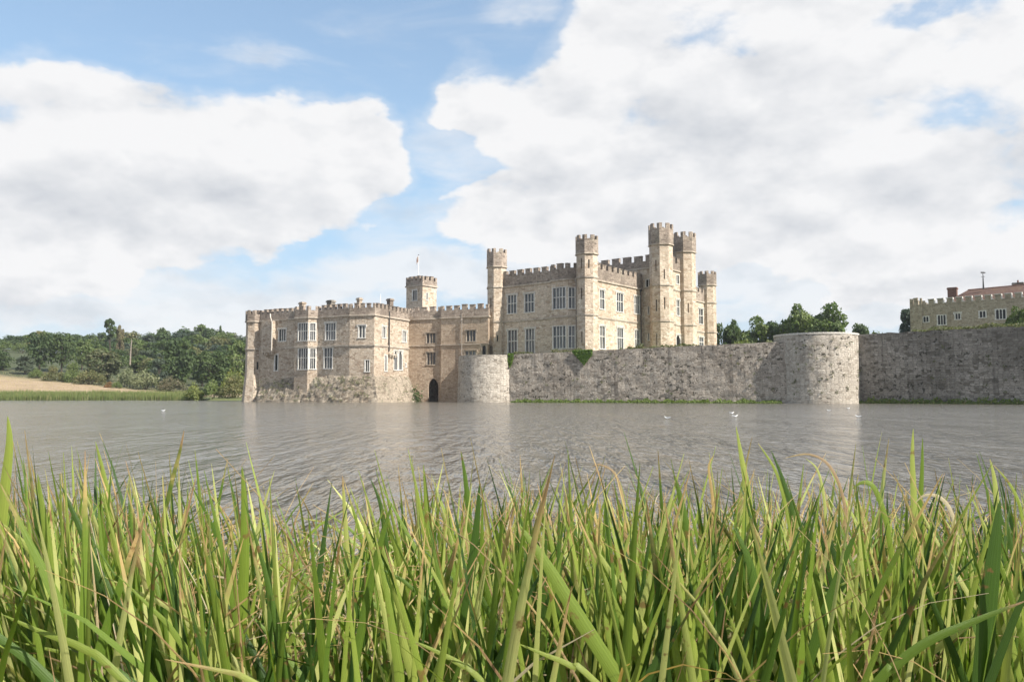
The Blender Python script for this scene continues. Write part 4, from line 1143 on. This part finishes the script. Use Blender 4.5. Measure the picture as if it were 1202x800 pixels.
for a in ((872, 396, 34, 150, 'leaf_yellow', 'yellow green bush behind the wall left of the broad bastion'), (1030, 385, 34, 160, 'leaf_mid', 'light green bush behind the wall beside the small round tree'), (1196, 355, 38, 102, 'leaf_dark', 'dark bush over the wall at the right border'),
          (903, 396.5, 16, 140, 'leaf_pale', 'small pale shrub peeping over the wall top by the bastion')):
    cx, yt, wp, Y, mt, lb = a; p = at(cx, yt, Y); z0 = lawnz(p.x, Y) - .1; h = (p.z - z0) * 1.15
    tree('garden_bush', 'bush', 2, p.x, Y, z0, h, (wp / 935 * Y) / (15 * h / 10), mt, lb, 'bush', None, 1500, .42 if h > 6 else .5)

# ------------------------------------------------------------------ small growth: one object per patch, nobody could count the leaves
def patch(name, mat, pts, kind='stuff'):
    me = quads(name, pts); me.materials.clear(); me.materials.append(M[mat]); o = bpy.data.objects.new(name, me); col.objects.link(o)
    if kind: tag(o, kind=kind)
    return o


r = random.Random(5)
def wline(f):                                 # outer faces of the walls: 0..1 middle, 1..2 right
    P_ = [kk(-1, 122.65), kk(36.6, 106.35), kk(44.6, 107.0), kk(64.5, 90.0), kk(76, 80)]
    if f < 1: return Vector(P_[0]).lerp(Vector(P_[1]), f), (Vector(P_[1]) - Vector(P_[0])).normalized()
    f -= 1; a, b_ = (P_[2], P_[3]) if f < .62 else (P_[3], P_[4]); f2 = f / .62 if f < .62 else (f - .62) / .38
    return Vector(a).lerp(Vector(b_), f2), (Vector(b_) - Vector(a)).normalized()
it = []
for _ in range(9000):
    f = r.uniform(.03, .985) if r.random() < .55 else r.uniform(1.02, 1.98); p, t = wline(f); n_ = Vector((t.y, -t.x))
    hgt = (.26 if f < 1 else .40) * max(.15, 1 + 1.9 * mnoise.noise(Vector((f * 40, 0, 0))) + .8 * mnoise.noise(Vector((f * 140, 0, 0)))) + (.15 if f < 1 else .25)
    u = r.random(); d = .25 + u * .75; c = Vector((p.x + n_.x * d, p.y + n_.y * d, r.uniform(-.05, max(hgt, .1) * (1 - u * .6))))
    it.append((c, (Vector((n_.x, n_.y, .6)) + rdir(r) * .8).normalized(), r.uniform(.06, .17), (r.random() * .8 + .2 * mnoise.noise(Vector((f * 30, 3, 0))), r.random() if f > 1 else r.random() * .8), rdir(r)))
patch('bank_grass', 'grass_green', it)
# mud bank the grass grows on
mb = MB()
for f0, f1 in ((0.02, .99), (1.0, 1.99)):
    N = 60
    for k in range(N):
        fa, fb = lerp(f0, f1, k / N), lerp(f0, f1, (k + 1) / N); (pa, ta), (pb, tb) = wline(fa), wline(fb); na, nb = Vector((ta.y, -ta.x)), Vector((tb.y, -tb.x))
        wa, wb = .8 + .3 * mnoise.noise(Vector((fa * 20, 1, 1))), .8 + .3 * mnoise.noise(Vector((fb * 20, 1, 1)))
        q = lambda p_, n_, d, z: (p_.x + n_.x * d, p_.y + n_.y * d, z)
        mb.face([q(pa, na, wa, -.15), q(pb, nb, wb, -.15), q(pb, nb, .1, .14), q(pa, na, .1, .14)])
g = mb.build('mud_bank', M['rubble']); tag(g, kind='structure')
# hedge and tufts along the top of the walls
it = []
for _ in range(5200):
    f = r.random()
    if f < .70: q_ = r.uniform(1.20, 1.93)
    else: q_ = r.choice([r.uniform(.02, .10), r.uniform(.44, .52), r.uniform(.53, .70), r.uniform(.50, .72), r.uniform(.18, .30)])
    p, t = wline(q_); n_ = Vector((t.y, -t.x)); zt = lerp(kz(7.28), kz(8.2), q_) if q_ < 1 else lerp(kz(9.08), kz(9.2), q_ - 1)
    amp = (.70 if q_ > 1 else .50) * (.55 + 1.5 * mnoise.noise(Vector((q_ * (16 if q_ > 1 else 34), 2, 2))))
    d = r.uniform(.3, 1.8) if q_ > 1 else r.uniform(.1, 1.2)
    c = Vector((p.x - n_.x * d, p.y - n_.y * d, zt + r.uniform(-.1, max(amp, .05))))
    it.append((c, (rdir(r) + Vector((0, -.3, .4))).normalized(), r.uniform(.07, .17), (r.random(), r.random()), rdir(r)))
patch('wall_top_plants', 'leaf_olive', it)
# ivy: one creeper hanging over the wall below the main block, another in the corner by the small bastion
def ivy(label, fx0, fx1, shape, n, seed):
    r = random.Random(seed); it = []
    while len(it) < n:
        u, v = r.random(), r.random()
        if v > shape(u): continue
        f = lerp(fx0, fx1, u); p, t = wline(f); n_ = Vector((t.y, -t.x)); zt = lerp(kz(7.28), kz(8.2), f)
        z = zt + .12 - v * 2.35; d = .10 + .16 * (1 - z / zt) + r.uniform(0, .22) * (1 - v * .5)
        it.append((Vector((p.x + n_.x * d, p.y + n_.y * d, z)), (Vector((n_.x, n_.y, .35)) + rdir(r) * .5).normalized(), r.uniform(.07, .14), (r.random(), r.random()), rdir(r)))
    o = patch('ivy', 'ivy_leaf', it, None); tag(o, label, 'ivy', 'ivy on the curtain wall'); return o
ivy('bright green ivy wedge hanging over the wall below the main block', .268, .342, lambda u: .12 + .80 * (1 - abs(u - .58) / .58) ** 1.1 if abs(u - .58) < .58 else .1, 1500, 3)
ivy('narrow dark ivy strip in the corner beside the low round bastion', .012, .034, lambda u: .9 * (1 - abs(u - .4)), 500, 4)
# plants in the corner between the keep and the arch
it = []
for _ in range(900):
    c = Vector(pl(485, 126.6, 465)); a = r.random(); it.append((Vector((c.x + r.gauss(0, .55), c.y + r.gauss(0, .6), abs(r.gauss(0, .9)))), (rdir(r) + Vector((0, -.5, .4))).normalized(), r.uniform(.08, .2), (r.random(), r.random()), rdir(r)))
o = patch('dark_bush', 'leaf_dark', it, None); tag(o, 'small dark bush in the corner between sloping base and water arch', 'bush')
# tufts rooted in the walls and the rubble slope
it = []
for _ in range(70):
    f = r.choice([r.uniform(.05, .97), r.uniform(1.05, 1.95)]); p, t = wline(f); n_ = Vector((t.y, -t.x)); z = r.uniform(1.2, 7)
    for _k in range(16):
        it.append((Vector((p.x + n_.x * (.18 + r.uniform(0, .15)) + r.gauss(0, .12), p.y + n_.y * .2 + r.gauss(0, .05), z + r.gauss(0, .10))), (Vector((n_.x, n_.y, .3)) + rdir(r) * .8).normalized(), r.uniform(.03, .09), (r.random() * .5, r.random()), rdir(r)))
for _ in range(46):
    a = r.uniform(-2.5, -.6); c = Vector(kk(41.5, 108.6)) + Vector((math.cos(a), math.sin(a))) * 5.42 * KW; z = r.uniform(1.2, 8)
    for _k in range(14):
        it.append((Vector((c.x + math.cos(a) * .16 + r.gauss(0, .12), c.y + math.sin(a) * .16, z + r.gauss(0, .09))), rdir(r), r.uniform(.03, .09), (r.random() * .5, r.random()), rdir(r)))
for _ in range(130):
    f = r.random(); p = a0.lerp(g3, f) if r.random() < .6 else (g4.lerp(g5, f) if r.random() < .5 else g3.lerp(g4, f)); u = r.random(); nn_ = nw if r.random() < .7 else nr
    for _k in range(14):
        it.append((Vector((p.x + nn_.x * (u * 1.7 + .2) + r.gauss(0, .2), p.y + nn_.y * (u * 1.7 + .2) + r.gauss(0, .12), lerp(3.8, .3, u ** 1.2) + r.gauss(0, .12))), (Vector((0, -1, 1)) + rdir(r)).normalized(), r.uniform(.04, .11), (r.random(), r.random()), rdir(r)))
patch('wall_tufts', 'leaf_olive', it)

# reeds along the far shore
def blades(name, mat, gen):
    v, f, uvr = [], [], []
    for (x, y, z, h, wd, lx, ly, rr) in gen:
        i = len(v); a = rnd.uniform(0, math.pi); cx_, cy_ = math.cos(a) * wd, math.sin(a) * wd
        v += [(x - cx_, y - cy_, z), (x + cx_, y + cy_, z), (x + lx * .5 + cx_ * .7, y + ly * .5 + cy_ * .7, z + h * .6), (x + lx, y + ly, z + h), (x + lx * .5 - cx_ * .7, y + ly * .5 - cy_ * .7, z + h * .6)]
        f.append((i, i + 1, i + 2, i + 3, i + 4)); uvr += [rr] * 5
    me = bpy.data.meshes.new(name); me.from_pydata(v, [], f); l = me.uv_layers.new(name='rnd'); l.data.foreach_set('uv', [q for p in uvr for q in p]); me.materials.append(M[mat])
    o = bpy.data.objects.new(name, me); col.objects.link(o); tag(o, kind='stuff'); return o
def fr():
    for _ in range(15000):
        px = rnd.uniform(-60, 222); p = at(px, 465, 165); d = rnd.uniform(0, 5); y = shore(p.x) - 2.2 + d
        h = rnd.uniform(1.1, 1.75) * (1 + .25 * mnoise.noise(Vector((p.x * .25, d, 0)))) * (1 if px < 205 else .7)
        yield (p.x + rnd.uniform(-.5, .5), y, max(height(p.x, y), -.15), h, rnd.uniform(.025, .06), rnd.gauss(0, .18), rnd.gauss(0, .12), (rnd.random() * .8 + .3 * mnoise.noise(Vector((p.x * .1, 0, 4))), rnd.random()))
blades('shore_reeds', 'reed_far', fr())
def mg():
    for _ in range(16000):
        px = rnd.uniform(-60, 235); Y = 168 + 60 * rnd.random() ** 1.3; p = at(px, 450, Y); yield (p.x, Y, height(p.x, Y) - .03, rnd.uniform(.08, .20), .05, rnd.gauss(0, .08), 0, (.4 + rnd.random() * .6, 1 if rnd.random() < .8 else 0))
foliage('dry_grass', (.36, .28, .15), (.46, .37, .22), (.40, .32, .18), .3)
blades('meadow_grass', 'dry_grass', mg())

# ------------------------------------------------------------------ gulls
def gull(px, py, label, rz, wings=False):
    Y = (CAMZ - 0.0) * 935 / (py - 464); p = at(px, py, Y); root = empty('gull', (p.x, p.y, 0), rz); tag(root, label, 'gull', 'gulls on the lake')
    rows_b = [(-.22, .13, .008, .006), (-.16, .11, .035, .022), (-.08, .09, .062, .048), (.02, .085, .075, .060), (.10, .095, .062, .052), (.145, .13, .036, .038), (.165, .165, .030, .032), (.185, .185, .033, .033), (.21, .183, .024, .024), (.228, .178, .008, .008)]
    mb_ = MB(); N = 12; rg = [[(x, math.cos(k * math.tau / N) * w_, z + math.sin(k * math.tau / N) * h_) for k in range(N)] for (x, z, w_, h_) in rows_b]
    for a, b_ in zip(rg, rg[1:]):
        for k in range(N): mb_.face([a[k], b_[k], b_[(k + 1) % N], a[(k + 1) % N]])
    mb_.face(rg[0]); mb_.face(rg[-1][::-1]); mb_.build('body', M['feather'], root, True)
    bk = MB(); bk.tube([(.222, 0, .178), (.262, 0, .168)], [.008, .002], 6); bk.build('beak', M['beak'], root)
    for s in (-1, 1):
        wg = MB()
        if wings:
            prof = [((.08, s * .05, .14), (-.06, s * .05, .14)), ((.11, s * .24, .27), (-.05, s * .24, .25)), ((.06, s * .42, .33), (-.05, s * .42, .31)), ((-.04, s * .60, .30), (-.07, s * .60, .29))]
            for (a, b_), (c, d) in zip(prof, prof[1:]):
                top = [a, c, d, b_]; lo = [(x, y, z - .012) for x, y, z in top]; wg.hexa(lo, top)
        else:
            prof = [(.08, .045, .12), (-.02, .062, .13), (-.14, .045, .135), (-.25, .015, .14)]
            for a, b_ in zip(prof, prof[1:]):
                q = lambda p_, dz, dy: (p_[0], s * (p_[1] + dy), p_[2] + dz)
                wg.hexa([q(a, -.03, .0), q(b_, -.02, .0), q(b_, -.02, .012), q(a, -.03, .014)], [q(a, .022, -.02), q(b_, .012, -.012), q(b_, .014, 0), q(a, .026, -.006)])
        wg.build('wing', M['feather_grey'] if not wings else M['feather'], root)
    root.scale = (.60,) * 3
for a in ((191.5, 482.5, 'lone white gull floating out in the left half of the lake', .1), (783.5, 491.6, 'white gull floating nearest, left of all gulls near the long wall', 2.8), (859, 485.5, 'white gull among the birds on the water before the long wall', .2),
          (863, 489.5, 'white gull just below and right of another on the water', .3), (973, 482.4, 'white gull floating in front of the broad bastion', 2.9), (996, 479.8, 'farthest white gull, floating close to the foot of the bastion', .4), (1007.5, 489.8, 'white gull floating at the right end of the group', 2.9)):
    gull(*a)

# ------------------------------------------------------------------ foreground reed bed
class Blades:
    def __init__(s): s.v = []; s.f = []; s.uv = []; s.r = []
    def blade(s, pts, wd, hue, dry, face=None, fold=.25, tipf=.55):
        """V-sectioned leaf along a polyline; widest low down and tapering to a point"""
        n = len(pts) - 1; i0 = len(s.v); side = None
        for i, p in enumerate(pts):
            t = (pts[min(i + 1, n)] - pts[max(i - 1, 0)]).normalized()
            f_ = face if face is not None else Vector((0, -1, 0))
            u = t.cross(f_); u = u.normalized() if u.length > 1e-4 else Vector((1, 0, 0)); nn = u.cross(t)
            k = i / n; w_ = wd * (1 if k < tipf else math.cos((k - tipf) / (1 - tipf) * math.pi / 2) ** .8) * (.75 + .25 * min(k * 4, 1))
            w_ = max(w_, .0004)
            s.v += [p - u * w_, p + nn * (w_ * fold), p + u * w_]
            s.uv += [(0, k), (.5, k), (1, k)]
        for i in range(n):
            a = i0 + i * 3
            s.f += [(a, a + 1, a + 4, a + 3), (a + 1, a + 2, a + 5, a + 4)]
        s.r += [(hue, dry)] * (3 * (n + 1))
    def build(s, name):
        me = bpy.data.meshes.new(name); me.from_pydata([tuple(p) for p in s.v], [], s.f)
        l1 = me.uv_layers.new(name='UVMap'); l2 = me.uv_layers.new(name='rnd'); idx = [k for f in s.f for k in f]
        l1.data.foreach_set('uv', [c for k in idx for c in s.uv[k]]); l2.data.foreach_set('uv', [c for k in idx for c in s.r[k]])
        me.polygons.foreach_set('use_smooth', [True] * len(s.f)); me.materials.append(M['reed_leaf'])
        o = bpy.data.objects.new(name, me); col.objects.link(o); return o


def arc(base, L, az_, lean, curl, seg=10, twist=0.0):
    """leaf centre line: leans by `lean`, droops more towards the tip by `curl`"""
    pts = [base.copy()]; p = base.copy()
    for i in range(seg):
        k = (i + .5) / seg; a = lean + curl * k ** 2.2
        p = p + Vector((math.cos(az_) * math.sin(a), math.sin(az_) * math.sin(a), math.cos(a))) * (L / seg); pts.append(p.copy())
    return pts


rr = random.Random(42); rb = Blades()
def tipz(x, Y):
    px = 601 + 935 * x / Y
    off = 116 + 34 * mnoise.noise(Vector((px * .012, 4, 0))) + 20 * mnoise.noise(Vector((px * .04, 8, 0)))
    off += 48 * math.exp(-((px - 440) / 45) ** 2) + 30 * math.exp(-((px - 1125) / 40) ** 2) + 14 * math.exp(-((px - 340) / 70) ** 2) - 12 * math.exp(-((px - 60) / 120) ** 2)
    return off
nclump = 0
for _ in range(1330):
    Y = 1.22 + 2.1 * rr.random() ** 1.35; x = rr.uniform(-.74, .74) * Y
    px = 601 + 935 * x / Y
    off = tipz(x, Y) + abs(rr.gauss(0, 26))
    fan = rr.uniform(-.5, .5); side = -1 if px < 330 and rr.random() < .75 else (1 if rr.random() < .45 else -1)
    mean = rr.gauss(-.15 if px < 400 else .02, .10)
    nb = rr.choice([2, 3, 3, 4])
    for k in range(nb):
        lean = mean + (k - (nb - 1) / 2) * rr.uniform(.07, .17) + rr.gauss(0, .05)
        o_ = off + rr.gauss(14, 32) + (0 if rr.random() < .93 else -rr.uniform(5, 40))
        zt = 1 - o_ * Y / 935
        zt = max(zt, .22)
        base = Vector((x + rr.gauss(0, .02) + (k - nb / 2) * .012, Y + rr.gauss(0, .025), -.12)); L = (zt + .12) / math.cos(min(abs(lean) + .08, .9))
        az_ = 0 if lean > 0 else math.pi; az_ += rr.gauss(0, .45)
        q = rr.random(); dry = rr.random() * .42; wd = rr.uniform(.0036, .0108); hue = min(max(rr.gauss(.48, .30), 0), 1)
        curl = abs(rr.gauss(0, .16))
        if q < .10: dry = rr.uniform(.6, 1.0); wd *= .5; curl = abs(rr.gauss(.3, .4)); L *= rr.uniform(.75, 1.05)
        elif q < .20: hue = rr.uniform(.8, 1); dry = rr.uniform(.3, .5)
        elif q < .34: curl = rr.uniform(.5, 1.5)
        fa = rr.gauss(0, .55); face = Vector((math.sin(fa), -math.cos(fa), rr.uniform(-.1, .25)))
        rb.blade(arc(base, L, az_, abs(lean), curl, 9), wd, hue, dry, face, rr.uniform(.12, .4), rr.uniform(.35, .6)); nclump += 1
# low dead litter, broken stems and thin curling brown tips between the leaves
for _ in range(1900):
    Y = 1.2 + 2.4 * rr.random(); x = rr.uniform(-.74, .74) * Y; q = rr.random()
    if q < .55:
        zt = rr.uniform(.2, .62); base = Vector((x, Y, rr.uniform(-.1, .35))); rb.blade(arc(base, rr.uniform(.15, .5), rr.uniform(0, 6.28), rr.uniform(.1, 1.3), rr.uniform(-.5, 1.4), 6), rr.uniform(.0015, .004), rr.random(), rr.uniform(.6, 1), Vector((rr.gauss(0, .5), -1, .2)), .3)
    else:
        off = tipz(x, Y) + rr.uniform(-22, 60); zt = 1 - off * Y / 935
        rb.blade(arc(Vector((x, Y, -.1)), max(zt, .2) + .22, rr.choice([0, math.pi]) + rr.gauss(0, .6), rr.uniform(0, .16), rr.uniform(.6, 2.6), 12), rr.uniform(.0012, .0028), rr.random(), rr.uniform(.6, .95), Vector((0, -1, .1)), .3, .3)
o = rb.build('reed_bed'); tag(o, kind='stuff')

# single leaves that stand out, each traced at its own distance
def leaf(label, pts, Y, wpx, hue, dry, Yb=None, fold=.25, tipf=.5, face=None, name='reed_leaf', cat='reed leaf'):
    """pts from the tip downwards, then carried on to the ground"""
    P_ = []; n = len(pts)
    for i, (px, py) in enumerate(pts): P_.append(at(px, py, lerp(Y if Yb is None else Yb, Y, 1 - i / max(n - 1, 1)) if Yb else Y))
    last = P_[-1]; d = (P_[-1] - P_[-2]); d.y *= .3
    if d.z > -.01: d.z = -.3
    if last.z > 0:
        k = (last.z + .12) / -d.z; sl_ = min(k, .9 / d.length if d.length else 1)
        e_ = last + d * sl_; e_.z = -.12; P_.append(last.lerp(e_, .5)); P_.append(e_)
    P_ = P_[::-1]
    # resample smoothly (Catmull-Rom)
    out_ = []
    for i in range(len(P_) - 1):
        p0 = P_[max(i - 1, 0)]; p1 = P_[i]; p2 = P_[i + 1]; p3 = P_[min(i + 2, len(P_) - 1)]
        for k in range(5):
            t = k / 5; out_.append(.5 * ((2 * p1) + (p2 - p0) * t + (2 * p0 - 5 * p1 + 4 * p2 - p3) * t * t + (3 * p1 - p0 - 3 * p2 + p3) * t ** 3))
    out_.append(P_[-1])
    org = out_[0].copy(); b_ = Blades(); b_.blade([q - org for q in out_], wpx / 935 * Y / 2, hue, dry, face or Vector((.15, -1, .1)), fold, tipf); o = b_.build(name); o.location = org; tag(o, label, cat, 'single leaves standing out of the reed bed')
LF = [
    ('wide yellow green leaf rising tallest at the left border', [(9, 488), (11, 520), (6, 570), (1, 620)], 1.5, 12, .75, .15),
    ('thin olive leaf with a dark tip standing alone above the left reeds', [(216, 505), (211, 530), (203, 560), (196, 590)], 1.8, 5, .3, .5),
    ('long straight bright leaf upright in the left third', [(284, 546), (287, 600), (286, 680), (279, 790)], 1.35, 12, .55, .1),
    ('dark green diagonal leaf leaning left in the left reeds', [(72, 570), (95, 622), (120, 680), (160, 745)], 1.35, 11, .12, .05),
    ('pale arching leaf across the bottom left corner', [(1, 720), (50, 742), (100, 762), (152, 806)], 1.18, 9, .65, .2),
    ('pale leaf sloping down from the left border', [(0, 612), (22, 632), (44, 656), (62, 700)], 1.4, 9, .8, .15),
    ('broad pale green blade slanting across the centre front', [(609, 615), (637, 655), (672, 712), (732, 806)], 1.22, 17, .55, .12),
    ('dark straight blade standing upright left of centre', [(563, 566), (559, 620), (549, 700), (536, 800)], 1.3, 12, .1, .05),
    ('pale blade slanting right beside the orange leaf', [(690, 630), (712, 664), (748, 724), (795, 806)], 1.28, 9, .8, .15),
    ('vivid orange yellow dying leaf right of centre', [(731, 600), (736, 640), (732, 690), (725, 745)], 1.45, 7, .95, .72),
    ('tall leaf with a dark point above the centre reeds', [(541, 529), (546, 560), (550, 600), (552, 650)], 1.9, 7, .3, .25),
    ('tall pale leaf pointing up right of centre', [(864, 500), (871, 540), (878, 580), (882, 640)], 1.8, 9, .8, .1),
    ('thin brown stem arching over to the left above the water', [(922, 537), (950, 533), (974, 547), (990, 585), (995, 640)], 1.7, 4, .3, .85),
    ('tall pointed pale leaf highest in the right reeds', [(1072, 503), (1071, 540), (1073, 590), (1075, 650)], 1.7, 9, .8, .1),
    ('green leaf close behind the tallest pale one on the right', [(1083, 514), (1082, 560), (1078, 620)], 1.75, 7, .45, .1),
    ('pale leaf with a brown notch near the right border', [(1162, 538), (1167, 560), (1170, 590), (1172, 640)], 1.6, 8, .85, .3),
    ('thin leaf bending left above the right border', [(1166, 545), (1184, 566), (1196, 590), (1204, 625)], 1.6, 5, .7, .35),
    ('widest dark green leaf upright near the right border', [(1174, 586), (1168, 640), (1160, 710), (1152, 806)], 1.2, 25, .1, .05),
    ('long leaf lying from the right border down to the left', [(1206, 704), (1150, 726), (1090, 752), (1046, 785), (1020, 812)], 1.15, 12, .35, .35),
    ('upright green blade in front of the brown arch', [(860, 616), (880, 660), (892, 730), (897, 806)], 1.25, 14, .25, .05),
    ('straight white green leaf crossing to the right below the tall ones', [(1077, 590), (1098, 632), (1122, 672), (1142, 706)], 1.35, 6, .95, .2),
    ('dark brown curled tip hooking left of the right border', [(1074, 590), (1086, 581), (1104, 584), (1118, 604), (1126, 650)], 1.6, 5, .2, .95),
    ('fine brown stem curling over in the centre reeds', [(694, 548), (704, 545), (722, 556), (732, 590), (734, 640)], 1.7, 3, .3, .85),
    ('narrow pale leaf low across the centre bottom', [(481, 750), (512, 764), (545, 782), (578, 812)], 1.18, 7, .7, .15),
    ('narrow pale leaf low across the bottom right of centre', [(606, 754), (640, 768), (672, 782), (712, 812)], 1.16, 7, .75, .15),
    ('dark thin stem arching low in the left reeds', [(216, 698), (224, 683), (244, 676), (268, 680), (282, 700), (288, 760)], 1.4, 2.5, .1, .95),
    ('leaf with a pale edge leaning left of the tall olive one', [(112, 518), (120, 550), (128, 590), (134, 650)], 1.9, 7, .7, .15),
    ('dark leaf bending right above the right reeds', [(905, 528), (918, 560), (930, 600), (936, 660)], 1.7, 7, .1, .2),
    ('tan dead stalk hooked above the right centre', [(838, 534), (832, 548), (836, 580), (842, 640)], 1.7, 4, .3, .8),
    ('pale leaf arching left at the right of the bastion reflection', [(946, 538), (960, 552), (968, 590), (970, 640)], 1.9, 4, .9, .2),
    ('curved green leaf whose tip droops to the left', [(1000, 574), (1012, 566), (1026, 572), (1040, 610), (1048, 660)], 1.6, 7, .55, .3),
    ('tall thin leaf with an orange point left of centre', [(402, 558), (404, 590), (407, 640), (410, 700)], 1.5, 6, .85, .45),
    ('bright leaf standing right of the low gap in the reeds', [(497, 545), (500, 590), (502, 640), (503, 700)], 1.8, 7, .6, .1),
    ('slender dark leaf leaning left over the low gap', [(435, 562), (446, 590), (452, 630), (455, 680)], 1.6, 6, .1, .2),
    ('yellow green blade crossing up to the left in the right reeds', [(890, 520), (912, 556), (926, 610), (932, 660)], 1.7, 6, .7, .3),
    ('tall blade leaning gently in front of the pale wall reflection', [(793, 560), (803, 600), (812, 660), (818, 740)], 1.3, 10, .3, .08),
    ('wide blade leaning right in the lower right reeds', [(1010, 612), (990, 660), (968, 720), (940, 806)], 1.25, 13, .2, .05),
    ('upright bright leaf in front at the far left', [(44, 556), (52, 610), (64, 690), (80, 780)], 1.35, 11, .6, .08),
    ('leaf crossing its neighbours towards the upper right', [(460, 590), (446, 640), (430, 710), (412, 800)], 1.25, 10, .35, .06),
]
for a in LF: leaf(*a)
